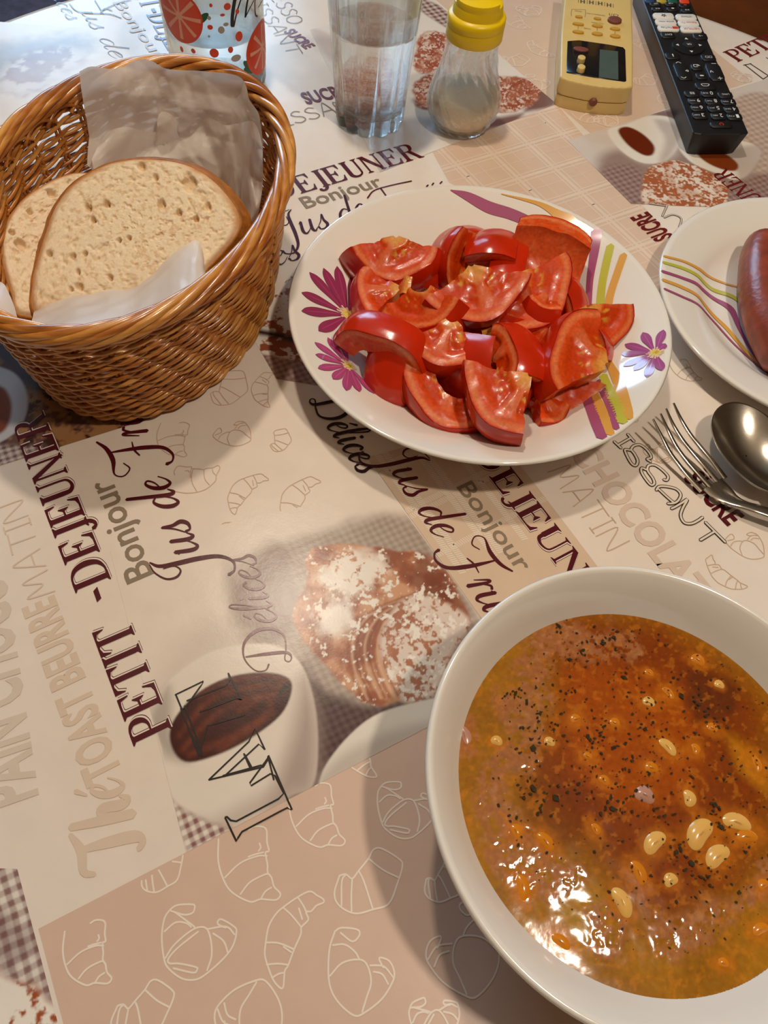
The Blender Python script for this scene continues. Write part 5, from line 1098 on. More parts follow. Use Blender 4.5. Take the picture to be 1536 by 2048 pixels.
bread(FRONT, [(q, r) for q, r in zip(np.array([(-0.19701, 0.34029, 0.05145), (-0.19034, 0.34269, 0.05261), (-0.19296, 0.33258, 0.04682), (-0.19135, 0.32559, 0.04270), (-0.19195, 0.36567, 0.06603), (-0.18189, 0.36904, 0.06764), (-0.15015, 0.37317, 0.06893), (-0.13539, 0.38546, 0.07556), (-0.16447, 0.39078, 0.07966), (-0.18819, 0.35997, 0.06258), (-0.13965, 0.36987, 0.06664), (-0.12334, 0.37561, 0.06941), (-0.12936, 0.36809, 0.06525), (-0.16613, 0.35353, 0.05806), (-0.17421, 0.33240, 0.04606), (-0.17175, 0.35177, 0.05724), (-0.15552, 0.38594, 0.07654), (-0.19571, 0.32350, 0.04164), (-0.21091, 0.33954, 0.05149)]), [.0022, .0016, .0016, .0026, .0026, .0026, .0030, .0050, .0030, .0018, .0020, .0022, .0020, .0016, .0018, .0014, .002, .0014, .0018])],
      'large front slice of white bread leaning in the basket, crust golden', seed=3)
bread(BACK, [(q, r) for q, r in zip(np.array([(-0.22912, 0.34566, 0.05106), (-0.22072, 0.38232, 0.05956), (-0.23422, 0.34963, 0.05574), (-0.22834, 0.36583, 0.05813)]), [.004, .003, .002, .002])], 'rear slice of white bread, mostly hidden behind the front slice', thick=0.009, grow=1.02, seed=11)

# greaseproof paper lining the basket: crumpled back sheet, a folded layer before it, front and left flaps and the part under the bread
def sheet(top, bot, nu=70, nv=36, amp=0.004, seed=1, freq=55, nrm=(0.0, -0.8, 0.6)):
    """surface between two edge curves"""
    def res(P, m):
        P = smooth_path(np.asarray(P), 6); d = np.r_[0, np.cumsum(np.linalg.norm(np.diff(P, axis=0), axis=1))]; s = np.linspace(0, d[-1], m)
        return np.stack([np.interp(s, d, P[:, k]) for k in range(3)], 1)
    A, B = res(top, nu), res(bot, nu); v = np.linspace(0, 1, nv)[None, :, None]
    V = (A[:, None] * (1 - v) + B[:, None] * v).reshape(-1, 3); X = V * freq
    rs = np.random.RandomState(seed); h = 0; Xw = X + 1.2 * np.stack([fbm(X * 0.5, 2, seed + q) for q in range(3)], 1)
    for q in range(9):      # sharp folds in many directions
        d = rs.randn(3); d /= np.linalg.norm(d); fr = 0.5 + 1.6 * rs.rand(); h = h + (2 * np.abs(((Xw @ d) * fr * 0.5 + rs.rand()) % 1 - 0.5) - 0.5) / (0.6 + fr)
    h = h + 0.12 * (fbm(X * 5, 2, seed + 6) - 0.5)
    V = V + np.array(nrm) * (amp * h)[:, None]
    return V, grid_faces(nu, nv)
parts = [sheet(np.array([(-0.20912, 0.43928, 0.10266), (-0.20387, 0.44633, 0.10241), (-0.19760, 0.45251, 0.09864), (-0.19166, 0.45787, 0.09795), (-0.18328, 0.46431, 0.09940), (-0.17595, 0.46799, 0.09771), (-0.16665, 0.47035, 0.09234), (-0.14642, 0.47148, 0.09285), (-0.12160, 0.46080, 0.09910), (-0.11486, 0.45369, 0.09713), (-0.11194, 0.44874, 0.09165), (-0.10109, 0.43083, 0.09357), (-0.09756, 0.41808, 0.08520)]), np.array([(-0.21143, 0.42110, 0.05353), (-0.20683, 0.42614, 0.04357), (-0.19967, 0.43430, 0.03518), (-0.19142, 0.44205, 0.02896), (-0.18219, 0.44845, 0.02375), (-0.17345, 0.45294, 0.02096), (-0.16396, 0.45570, 0.01909), (-0.15379, 0.45643, 0.01796), (-0.14290, 0.45421, 0.01704), (-0.13321, 0.44921, 0.01599), (-0.12488, 0.44187, 0.01452), (-0.11552, 0.42972, 0.01497), (-0.11286, 0.42351, 0.01203)]), 120, 70, 0.0062, 3, 40, (0.0, -0.8, 0.5)),
         sheet(np.array([(-0.20627, 0.41830, 0.06023), (-0.20329, 0.42546, 0.06543), (-0.19755, 0.43505, 0.06942), (-0.18987, 0.44351, 0.06780), (-0.18145, 0.44961, 0.06237), (-0.17552, 0.45314, 0.06092), (-0.17198, 0.45704, 0.07112), (-0.16508, 0.45910, 0.06940), (-0.15762, 0.45809, 0.05799), (-0.15062, 0.45880, 0.06188), (-0.14187, 0.45859, 0.07055), (-0.12899, 0.45163, 0.07170), (-0.11840, 0.44262, 0.07952), (-0.09621, 0.39885, 0.10875), (-0.09362, 0.39671, 0.08530), (-0.09710, 0.39396, 0.05628), (-0.10279, 0.39276, 0.04096)]), np.array([(-0.20384, 0.41079, 0.04387), (-0.19816, 0.41982, 0.03817), (-0.19173, 0.42805, 0.03316), (-0.18466, 0.43463, 0.02749), (-0.17956, 0.43819, 0.02367), (-0.17394, 0.44171, 0.02188), (-0.16796, 0.44452, 0.02066), (-0.16171, 0.44587, 0.01855), (-0.15507, 0.44625, 0.01719), (-0.14793, 0.44527, 0.01688), (-0.14021, 0.44241, 0.01805), (-0.13189, 0.43659, 0.01953), (-0.12228, 0.42590, 0.02496), (-0.11639, 0.41563, 0.02971), (-0.10753, 0.39407, 0.04378), (-0.10462, 0.39321, 0.03921), (-0.10358, 0.39225, 0.03438)]), 120, 60, 0.0066, 7, 55, (0.1, -0.8, 0.5)),
         sheet(np.array([(-0.21106, 0.30456, 0.04042), (-0.20274, 0.30959, 0.04306), (-0.18660, 0.31563, 0.04600), (-0.17166, 0.32052, 0.04832), (-0.15711, 0.32436, 0.05005), (-0.14902, 0.33166, 0.05401), (-0.13895, 0.34123, 0.05922), (-0.12980, 0.34944, 0.06368), (-0.12437, 0.35165, 0.06477), (-0.12070, 0.34608, 0.06141), (-0.11852, 0.33680, 0.05593)]), np.array([(-0.18641, 0.26086, 0.07600), (-0.17579, 0.25914, 0.07600), (-0.16086, 0.25950, 0.07600), (-0.14768, 0.26164, 0.07600), (-0.13545, 0.26571, 0.07600), (-0.12874, 0.27100, 0.07600), (-0.12064, 0.27944, 0.07600), (-0.11369, 0.28932, 0.07600), (-0.10997, 0.29589, 0.07600), (-0.10867, 0.30177, 0.07600), (-0.10837, 0.30756, 0.07600)]), 70, 24, 0.0018, 12, 60, (0.0, 0.6, 0.8)),
         sheet(np.array([(-0.22273, 0.29478, 0.07000), (-0.21442, 0.29390, 0.07000), (-0.20809, 0.28589, 0.07000), (-0.20116, 0.27525, 0.07000), (-0.19537, 0.26616, 0.07000)]), np.array([(-0.21303, 0.26272, 0.07400), (-0.20405, 0.25895, 0.07400), (-0.19847, 0.25744, 0.07400), (-0.19444, 0.25672, 0.07400), (-0.19017, 0.25672, 0.07400)]), 30, 16, 0.002, 15, 60, (0.2, 0.5, 0.8))]
u = np.linspace(-1, 1, 40); uu, vv = np.meshgrid(u, u, indexing='ij'); rr_ = np.sqrt(np.clip(1 - 0.5 * vv ** 2, 0, 1)); ss_ = np.sqrt(np.clip(1 - 0.5 * uu ** 2, 0, 1))
x, y = (uu * rr_).ravel() * (BA * BS - 0.010), (vv * ss_).ravel() * (BB * BS - 0.010)
Vb = np.stack([BK[0] + x * math.cos(BT) - y * math.sin(BT), BK[1] + x * math.sin(BT) + y * math.cos(BT), 0.0075 + 0.003 * fbm(np.c_[x, y] * 60, 3, 2)], 1)
parts.append((Vb, grid_faces(40, 40)))
tag(obj('paper_liner', *join(parts), M_paper, loc=(BK[0], BK[1], 0.007), sharp=24), 'crumpled translucent greaseproof paper lining the bread basket', 'paper')

# ------------------------------------------------------------------ faceted water glass
GC = (-0.0492, 0.5925)
def gl(t, i):
    """narrow upright cuts, opening into a star of wedges near the foot"""
    if not 1 <= i <= 10: return np.ones_like(t)
    d, w = (0, 0.05, 0.11, 0.12, 0.10, 0.05, 0.020, 0.016, 0.014, 0.012, 0.010)[i], (0, 0.10, 0.11, 0.11, 0.09, 0.06, 0.035, 0.03, 0.03, 0.03, 0.03)[i]
    a = (t % (2 * math.pi / 12)) - math.pi / 12
    return 1 - d * np.exp(-(a / w) ** 2)
gt = thing('water_glass', (GC[0], GC[1], 0), 'tall clear faceted tumbler half full of water, behind the plate of tomatoes', 'glass')
prof = [(0.0003, 0.0), (0.0235, 0.0), (0.0268, 0.0012), (0.0275, 0.004), (0.0278, 0.010), (0.0284, 0.022), (0.0301, 0.045), (0.0326, 0.075), (0.0346, 0.100), (0.0356, 0.115), (0.0364, 0.130), (0.0363, 0.1315), (0.0354, 0.1315), (0.0348, 0.128), (0.0331, 0.100), (0.0308, 0.070), (0.0282, 0.040), (0.0264, 0.022), (0.0252, 0.0150), (0.0215, 0.0120), (0.0003, 0.0105)]
wl = 0.0730
def split_at(prof, zl, first):
    """outer wall + dry inner wall of a tumbler, and the wetted inner wall, meeting at the water line"""
    for k in range(first, len(prof) - 1):
        (r0, z0), (r1, z1) = prof[k], prof[k + 1]
        if z0 > zl >= z1: q = (r0 + (r1 - r0) * (z0 - zl) / (z0 - z1), zl); return prof[:k + 1] + [q], [q] + prof[k + 1:]
dry, wet = split_at(prof, wl, 12)
V, F = lathe(dry, 240, (GC[0], GC[1], 0), gl); obj('tumbler', V, F, M_glass, gt)
def fill(name, wet, c, seg, par):
    rl, zl = wet[0]; pr = wet[::-1] + [(rl - 0.0008, zl - 0.0005), (rl - 0.0022, zl - 0.0007), (0.0003, zl - 0.0007)]
    V, F = lathe(pr, seg, (c[0], c[1], 0)); nw = (len(wet) - 1) * seg
    obj(name, V, F, [M_wet, M_water], par, mi=np.r_[np.zeros(nw, dtype=int), np.ones(len(F[0]) - nw, dtype=int)])
fill('water', wet, GC, 240, gt)

# ------------------------------------------------------------------ orange-printed tumbler behind the basket
OC = (-0.1765, 0.622); ORR = 0.0385
ot = thing('printed_tumbler', (OC[0], OC[1], 0), 'clear glass of water printed with orange slices, dots and black script, behind the basket', 'glass')
prof = [(0.0003, 0.0), (0.033, 0.0), (0.0362, 0.0015), (0.0374, 0.006), (0.0385, 0.03), (0.0392, 0.06), (0.0398, 0.100), (0.0397, 0.1012), (0.0388, 0.1012), (0.0380, 0.098), (0.0374, 0.06), (0.0366, 0.03), (0.0355, 0.010), (0.032, 0.0065), (0.0003, 0.006)]
wo = 0.0455
dry, wet = split_at(prof, wo, 9)
V, F = lathe(dry, 120, (OC[0], OC[1], 0)); obj('tumbler', V, F, M_glass, ot)
fill('water', wet, OC, 120, ot)
def cyl(U, lay=0):  # (arc length, height) -> on the outside of the tumbler
    U = np.asarray(U, dtype=float); r = np.interp(U[:, 1], [p[1] for p in prof[3:7]], [p[0] for p in prof[3:7]]) + 0.00012 + lay * 0.00007; a = U[:, 0] / ORR
    return np.stack([OC[0] + r * np.cos(a), OC[1] + r * np.sin(a), U[:, 1]], 1)
def cyl_disc(c, ru, rz, lay=0, rot=0.0, a0=0.0, a1=360.0, rin=0.0, ns=28, nr=5):
    A = np.radians(np.linspace(a0, a1, ns)); R_ = np.linspace(max(rin, 0.01), 1, nr); U = []
    for r in R_:
        for a in A:
            x, y = ru * r * math.cos(a), rz * r * math.sin(a); U.append((c[0] + x * math.cos(rot) - y * math.sin(rot), c[1] + x * math.sin(rot) + y * math.cos(rot)))
    return cyl(U, lay), [grid_faces(nr, ns)]
def cyl_line(U, w, lay=0):
    """ink stroke on the tumbler"""
    global PR
    keep = PR; PR = Print(); ribbon(U, w, (0, 0, 0), 0, 6); X = np.concatenate(PR.V); FF = PR.F; PR = keep; return cyl(X[:, :2], lay), FF
dots = [(q, ru, rz) for q, ru, rz in zip(np.array([(-0.05059, 0.07650), (-0.03912, 0.07471), (-0.04322, 0.06953), (-0.05295, 0.06155), (-0.03215, 0.05248), (-0.05242, 0.04280), (-0.03991, 0.04428), (-0.08272, 0.05420), (-0.07057, 0.05427), (-0.07880, 0.04090), (-0.06836, 0.04257), (-0.03193, 0.06988)]), [.0011, .0026, .0018, .0020, .0030, .0034, .0020, .0026, .0030, .0016, .0018, .0016], [.0013, .0024, .0010, .0017, .0036, .0034, .0024, .0030, .0042, .0022, .0018, .0018])]
obj('orange_dots', *join([cyl_disc(q, ru, rz) for q, ru, rz in dots]), M_orange, ot)
obj('grey_dots', *join([cyl_disc(q, ru, rz) for q, ru, rz in zip(np.array([(-0.05291, 0.06795), (-0.04149, 0.06281), (-0.04526, 0.05932), (-0.05461, 0.05497), (-0.03617, 0.03729), (-0.04686, 0.02504)]), [.0014, .0020, .0024, .0008, .0040, .003], [.0014, .0013, .0026, .0009, .0026, .003])]), M_taupe, ot)
for c in (np.array([(-0.00797, 0.03498)])[0], np.array([(-0.07714, 0.06604)])[0]):
    c = np.array(c); rs = 0.0195
    o = obj('orange_slice', *cyl_disc(c, rs, rs, 1, ns=40, nr=8), M_orange, ot)
    c2 = c + [0.0014, 0.0]; Vs, Fs = cyl_disc(c2, rs * 0.86, rs * 0.86, 2, ns=40, nr=8); q = obj('pith', Vs, Fs, M_slice, o); q.parent = o
    segs = [cyl_disc(c2 + 0.0022 * np.array([math.cos(math.radians(a + 20)), math.sin(math.radians(a + 20))]), rs * 0.76, rs * 0.76, 3, 0, a, a + 40, 0.05, 10, 6) for a in range(0, 360, 45)]
    obj('segments', *join(segs), M_orange, o)
obj('leaves', *join([cyl_disc(q, 0.0062, 0.0024, 0, r) for q, r in zip(np.array([(-0.02626, 0.02841), (-0.05789, 0.06715), (-0.02496, 0.02467)]), (-0.9, 0.7, -0.5))]), M_green, ot)
ls = [cyl_line(q, w) for q, w in ((np.array([(-0.03172, 0.08060), (-0.03360, 0.07653), (-0.03598, 0.06786), (-0.03691, 0.06102)]), .0028), (np.array([(-0.02670, 0.07933), (-0.03186, 0.07044), (-0.03585, 0.06022)]), .0012), (np.array([(-0.02120, 0.07653), (-0.02373, 0.07049), (-0.02534, 0.06430)]), .0018), (np.array([(-0.02534, 0.06430), (-0.02039, 0.06880), (-0.01533, 0.07216)]), .0009), (np.array([(-0.01312, 0.07360), (-0.01443, 0.06834), (-0.01426, 0.06181), (-0.01209, 0.05973)]), .0014), (np.array([(-0.00945, 0.06514), (-0.00504, 0.06557), (0.00206, 0.06530)]), .0010),
      (np.array([(-0.08459, 0.07275), (-0.08502, 0.06975), (-0.08508, 0.06743), (-0.08207, 0.07135), (-0.08052, 0.07356), (-0.08097, 0.07058), (-0.08067, 0.06827), (-0.07890, 0.07067)]), .0009), (np.array([(-0.07779, 0.07215), (-0.07828, 0.06915), (-0.07847, 0.06679), (-0.07619, 0.07062), (-0.07467, 0.07190), (-0.07468, 0.06961), (-0.07373, 0.06815), (-0.07170, 0.06952)]), .0009))]
obj('script', *join(ls[:6]), M_inkb, ot)['kind'] = 'stuff'; obj('script', *join(ls[6:]), M_inkb, ot)['kind'] = 'stuff'

# ------------------------------------------------------------------ salt shaker
SCc = (0.0245, 0.6005)
st = thing('salt_shaker', (SCc[0], SCc[1], 0), 'glass salt shaker with twisted ribs and a bright yellow cap, right of the water glass', 'shaker')
prof = [(0.0003, 0.0), (0.0185, 0.0), (0.0215, 0.0015), (0.0245, 0.006), (0.0278, 0.014), (0.0285, 0.020), (0.0275, 0.027), (0.0245, 0.037), (0.0215, 0.047), (0.0200, 0.056), (0.0198, 0.064), (0.0203, 0.067), (0.0200, 0.070), (0.0180, 0.070)]
pr = smooth_path(np.array(prof), 3); pr[:, 1] = np.maximum(pr[:, 1], 0); nO = len(pr)
inn = np.array([(r - 0.0024, max(z, 0.0045)) for r, z in pr[::-1] if r > 0.017 and z > 0.002] + [(0.0003, 0.0045)])
full = np.r_[pr, inn]
def swirl(t, i):
    z = full[i, 1]; w = np.clip((z - 0.002) / 0.01, 0, 1) * np.clip((0.062 - z) / 0.008, 0, 1)
    return 1 + (0.048 if i < nO else 0.012) * w * np.cos(18 * (t + 26.0 * z)) 
V, F = lathe(full, 180, (SCc[0], SCc[1], 0), swirl); obj('jar', V, F, M_jar, st)
sal = [(0.0003, 0.0046), (0.0185, 0.0046), (0.0218, 0.007), (0.02535, 0.0140), (0.02605, 0.0200), (0.0252, 0.0265), (0.0210, 0.0278), (0.010, 0.0290), (0.0003, 0.0300)]
V, F = lathe(sal, 64, (SCc[0], SCc[1], 0)); V[:, 2] += 0.0012 * (fbm(V * 120, 3, 4) - 0.5) * (V[:, 2] > 0.02) + 0.06 * (V[:, 1] - SCc[1]) * (V[:, 2] > 0.025); o = obj('salt', V, F, M_salt, st)
cap = [(0.0003, 0.094), (0.0150, 0.0938), (0.0172, 0.0925), (0.0180, 0.0895), (0.0182, 0.0855), (0.0205, 0.0845), (0.0213, 0.0832), (0.0214, 0.078), (0.0210, 0.0775), (0.0212, 0.0765), (0.0212, 0.0690), (0.0206, 0.0682), (0.0190, 0.0682), (0.0190, 0.080), (0.0003, 0.080)]
V, F = lathe(cap, 80, (SCc[0], SCc[1], 0)); obj('cap', V, F, M_yellow, st, sharp=40)
P = [(SCc[0] + 0.0176 * math.cos(a), SCc[1] + 0.0176 * math.sin(a)) for a in np.radians(np.linspace(200, 330, 14))]
obj('flap', *prism(P, 0.0905, 0.0962, 0.0012), M_yellow, st, sharp=40)

# ------------------------------------------------------------------ cream air-conditioner remote
ah = 0.024
AO = np.array([0.1010, 0.6425]); AU = np.array([0.9994, -0.0335]); AV = np.array([0.0537, 0.9986])
def al(u, v): return AO + AU * u + AV * v
W_ = 0.0602
def aouter(i=0.0): return [al(i, 0.002 + i)] + [al(W_ * t, -0.0045 * math.sin(math.pi * t) + i) for t in np.linspace(0.08, 0.92, 9)] + [al(W_ - i, 0.002 + i), al(W_ - i + 0.0012, 0.07), al(W_ - i + 0.001, 0.160 - i), al(i, 0.160 - i), al(i - 0.0012, 0.07)]
ar = thing('remote_control', tuple(al(W_ / 2, 0.08)) + (0,), 'old cream coloured remote control with a small display and ochre keys', 'remote')
obj('lower_shell', *prism(aouter(0.0006), 0.0, 0.0099, 0.0009, 2), M_cream, ar, sharp=35)
obj('upper_shell', *prism(aouter(0.0), 0.0101, ah, 0.0022, 4), M_cream, ar, sharp=35)
f0 = al(W_ * 0.52, -0.0052)
obj('latch', *lists([tube(np.array([[f0[0], f0[1] + 0.003, 0.0105], [f0[0], f0[1] - 0.0004, 0.0105], [f0[0], f0[1] - 0.0016, 0.0105]]), np.array([0.0034, 0.0034, 0.0022]), 14)]), M_maroon, ar, sharp=40)
wp = np.array([(0.10847, 0.70034, 0.02450), (0.11841, 0.70395, 0.02450), (0.12852, 0.70345, 0.02450), (0.14535, 0.70254, 0.02450), (0.15677, 0.70086, 0.02450), (0.15839, 0.69724, 0.02450), (0.15601, 0.64892, 0.02450), (0.15471, 0.64719, 0.02450), (0.13056, 0.64785, 0.02450), (0.10669, 0.65032, 0.02450), (0.10636, 0.65241, 0.02450)])
obj('display_window', *prism(wp[:, :2], ah - 0.001, ah + 0.0004, 0.0004, 1), M_darkp, ar)
lp = np.array([(0.13597, 0.69206, 0.02450), (0.15149, 0.69237, 0.02450), (0.14918, 0.64814, 0.02450), (0.13318, 0.64880, 0.02450)]); obj('display', *prism(lp[:, :2], ah - 0.0005, ah + 0.0007, 0.0), M_lcd, ar, smooth=False)
def key(c, ru, rv, h, mat, name='key', sq=2.0):
    P = []
    for a in np.arange(20) * 2 * math.pi / 20:
        ca, sa = math.cos(a), math.sin(a); P.append(np.array(c) + AU * ru * np.sign(ca) * abs(ca) ** (2 / sq) + AV * rv * np.sign(sa) * abs(sa) ** (2 / sq))
    obj(name, *prism(P, ah - 0.001, ah + h, min(0.0007, h * 0.5), 2, 0.94), mat, ar)
for q, ru, rv, h, mt, nm in zip(np.array([(0.15151, 0.74345, 0.02450), (0.11956, 0.68811, 0.02450), (0.11882, 0.66954, 0.02450), (0.11817, 0.65515, 0.02450), (0.11968, 0.74266, 0.02450), (0.13624, 0.74332, 0.02450), (0.11868, 0.72977, 0.02450), (0.13555, 0.73064, 0.02450), (0.11824, 0.71628, 0.02450), (0.13493, 0.71702, 0.02450), (0.15109, 0.72910, 0.02450), (0.15056, 0.71675, 0.02450)])[:, :2],
      (.0065, .0068, .0034, .0034, .0034, .0034, .0052, .0050, .0052, .0050, .0047, .0047), (.0058, .0036, .0040, .0040, .0018, .0018, .0020, .0023, .0022, .0026, .0022, .0027), (.0022, .0016, .0042, .0042, .0014, .0014, .0015, .0015, .0015, .0015, .0015, .0015),
      (M_maroon, M_maroon, M_cream, M_cream, M_ochre, M_ochre, M_ochre, M_ochre, M_ochre, M_ochre, M_ochre, M_ochre), ('power_key', 'timer_key', 'knob', 'knob') + ('key',) * 8):
    key(q, ru, rv, h, mt, nm)
def flat_text(parts, text, c, u, v, w, h, z):
    V, F = font_mesh(text); x0, x1, y0, y1 = V[:, 0].min(), V[:, 0].max(), V[:, 1].min(), V[:, 1].max()
    X = np.asarray(c)[None, :2] + ((V[:, :1] - x0) / (x1 - x0) - 0.5) * w * np.asarray(u) + ((V[:, 1:] - y0) / (y1 - y0) - 0.5) * h * np.asarray(v)
    parts.append((np.c_[X, np.full(len(X), z)], F))
def flat_line(parts, P, w, z):
    global PR
    keep = PR; PR = Print(); ribbon(np.asarray(P), w, (0, 0, 0), 0, 3); X = np.concatenate(PR.V); parts.append((np.c_[X[:, :2], np.full(len(X), z)], PR.F)); PR = keep
pt = []; za = ah + 0.0001
for q in np.array([(0.12421, 0.77229, 0.02450), (0.13223, 0.77265, 0.02450), (0.14024, 0.77253, 0.02450), (0.14819, 0.77146, 0.02450)])[:, :2]:
    flat_line(pt, [q - AU * 0.0015 - AV * 0.003, q - AU * 0.0015 + AV * 0.003], 0.0013, za); flat_line(pt, [q + AU * 0.0015 - AV * 0.003, q + AU * 0.0015 + AV * 0.003], 0.0013, za); flat_line(pt, [q - AU * 0.001, q + AU * 0.001], 0.0012, za)
for q in np.array([(0.12042, 0.77258, 0.02450), (0.12837, 0.77245, 0.02450), (0.13637, 0.77221, 0.02450), (0.14426, 0.77230, 0.02450), (0.15202, 0.77095, 0.02450)])[:, :2]: flat_line(pt, [q - AV * 0.0035, q + AV * 0.0035], 0.0005, za)
L = np.array([(0.11395, 0.75585, 0.02450), (0.11322, 0.75050, 0.02450), (0.11321, 0.74366, 0.02450), (0.12617, 0.75813, 0.02450), (0.12631, 0.75240, 0.02450), (0.12526, 0.74475, 0.02450), (0.11859, 0.72698, 0.02450), (0.11843, 0.72200, 0.02450), (0.13543, 0.72807, 0.02450), (0.13523, 0.72362, 0.02450), (0.15110, 0.72613, 0.02450), (0.15081, 0.72115, 0.02450)])[:, :2]
for a, b_ in ((0, 1), (1, 2), (3, 4), (4, 5), (0, 3), (6, 7), (8, 9), (10, 11)): flat_line(pt, [L[a], L[b_]], 0.0004, za)
flat_text(pt, 'O/I', np.array([(0.15168, 0.75463, 0.02450)])[0][:2], -AU, -AV, 0.0085, 0.0042, za); flat_text(pt, 'TEMPERATURE', np.array([(0.13575, 0.75173, 0.02450)])[0][:2], -AU, -AV, 0.017, 0.0016, za); flat_text(pt, 'TIMER', np.array([(0.12684, 0.72534, 0.02450)])[0][:2], -AU, -AV, 0.0062, 0.0018, za)
flat_text(pt, 'FAN SPEED', np.array([(0.13596, 0.73707, 0.02450)])[0][:2], -AU, -AV, 0.011, 0.0014, za); flat_text(pt, 'MODE', np.array([(0.11975, 0.75375, 0.02450)])[0][:2], -AU, -AV, 0.006, 0.002, za)
obj('key_print', *join(pt), M_ink, ar, smooth=False)['kind'] = 'stuff'

# ------------------------------------------------------------------ black television remote
tz = 0.020
TP = np.array([(0.20692, 0.59222, 0.02000), (0.25269, 0.60138, 0.02000), (0.22781, 0.80937, 0.02000), (0.18272, 0.79869, 0.02000)])[:, :2]
tv_u = TP[1] - TP[0]; TW = np.linalg.norm(tv_u); tv_u /= TW; tv_v = (TP[3] + TP[2]) / 2 - (TP[0] + TP[1]) / 2; tv_v -= tv_u * (tv_v @ tv_u) * 0.0; tv_v /= np.linalg.norm(tv_v)
bl, br = TP[0], TP[1]
far = 0.245
tr_ = thing('remote_control', tuple((bl + br) / 2 + tv_v * 0.12) + (0,), 'long black television remote with white app keys, at the upper right', 'remote')
top = [bl + tv_v * 0.001, bl * 0.85 + br * 0.15 - tv_v * 0.0008, br * 0.85 + bl * 0.15 - tv_v * 0.0008, br + tv_v * 0.001, br + tv_v * far, bl + tv_v * far]
mid = (bl + br) / 2 + tv_v * far / 2
low = [mid + (q - mid - tv_v * ((q - mid) @ tv_v)) * 0.86 + tv_v * ((q - mid) @ tv_v) * 0.975 for q in top]
bm = bmesh.new(); A = [bm.verts.new((*q, 0.0)) for q in low]; B = [bm.verts.new((*q, tz)) for q in top]
bm.faces.new(A[::-1]); bm.faces.new(B)
for i in range(6): bm.faces.new((A[i], A[(i + 1) % 6], B[(i + 1) % 6], B[i]))
bmesh.ops.recalc_face_normals(bm, faces=bm.faces[:]); bmesh.ops.bevel(bm, geom=bm.edges[:], offset=0.0016, segments=3, profile=0.6, affect='EDGES', clamp_overlap=True)
obj('body', *bm_out(bm), M_black, tr_, sharp=35)
def tkey(c, ru, rv, h, mat, name='key'):
    c = np.asarray(c)[:2]; P = [c + tv_u * ru * a + tv_v * rv * b_ for a, b_ in ((-.8, -1), (.8, -1), (1, -.6), (1, .6), (.8, 1), (-.8, 1), (-1, .6), (-1, -.6))]
    return obj(name, *prism(P, tz - 0.001, tz + h, min(0.0005, h * 0.4), 1, 0.95), mat, tr_)
pw, pn, prd = [], [], []; zk = tz + 0.00168
U_, V_ = -tv_u, -tv_v
digits = np.array([(0.21447, 0.61650, 0.02120), (0.22958, 0.61891, 0.02120), (0.24301, 0.62074, 0.02120), (0.21437, 0.62712, 0.02120), (0.22824, 0.62917, 0.02120), (0.24171, 0.63044, 0.02120), (0.21314, 0.63675, 0.02120), (0.22749, 0.63915, 0.02120), (0.24082, 0.64109, 0.02120), (0.21126, 0.64701, 0.02120), (0.22545, 0.64999, 0.02120), (0.23947, 0.65113, 0.02120)])[:, :2]
for q, s, l in zip(digits, '321654987E0L', ('DEF', 'ABC', 'PQ', 'MNO', 'JKL', 'GHI', 'WXYZ', 'TUV', 'PQRS', '', 'SUB', '')):
    tkey(q, 0.0066, 0.0046, 0.0016, M_black)
    if s in '0123456789': flat_text(pw, s, q + tv_u * 0.0022, U_, V_, 0.0024, 0.0046, zk)
    if l: flat_text(pw, l, q - tv_u * 0.0030, U_, V_, 0.0048, 0.0015, zk)
flat_text(pw, 'LANG', digits[11], U_, V_, 0.0062, 0.0020, zk); flat_text(pw, '≡≡', digits[9], U_, V_, 0.0040, 0.003, zk)
wk = np.array([(0.19900, 0.77048, 0.02120), (0.21996, 0.77315, 0.02120), (0.20026, 0.75996, 0.02120), (0.22109, 0.76288, 0.02120), (0.20150, 0.74960, 0.02120), (0.22230, 0.75237, 0.02120)])[:, :2]
for q, s, pp, wd in zip(wk, ('☆', 'NETRANGE', 'prime video', 'Rakuten TV', 'YouTube', 'NETFLIX'), (pn, pn, pn, prd, pn, prd), (.005, .010, .014, .014, .010, .0145)):
    tkey(q, 0.0101, 0.0052, 0.0014, M_white, 'app_key'); 
    if s == '☆':
        for k in range(5): a, b_ = math.radians(90 + 144 * k), math.radians(90 + 144 * (k + 1)); flat_line(pp, [q + 0.0026 * (U_ * math.cos(a) + V_ * math.sin(a)), q + 0.0026 * (U_ * math.cos(b_) + V_ * math.sin(b_))], 0.0005, tz + 0.0015)
    else: flat_text(pp, s, q + (tv_u * -0.002 if s == 'YouTube' else 0), U_, V_, wd, 0.0032 if s == 'NETFLIX' else 0.0028, tz + 0.0015)
q = wk[4] + tv_u * 0.0062
V, F = prism([q - tv_u * .0026 - tv_v * .0019, q + tv_u * .0026 - tv_v * .0019, q + tv_u * .0026 + tv_v * .0019, q - tv_u * .0026 + tv_v * .0019], tz + 0.0013, tz + 0.0015); prd.append((V, [np.array([f for f in F if len(f) == 4])]))
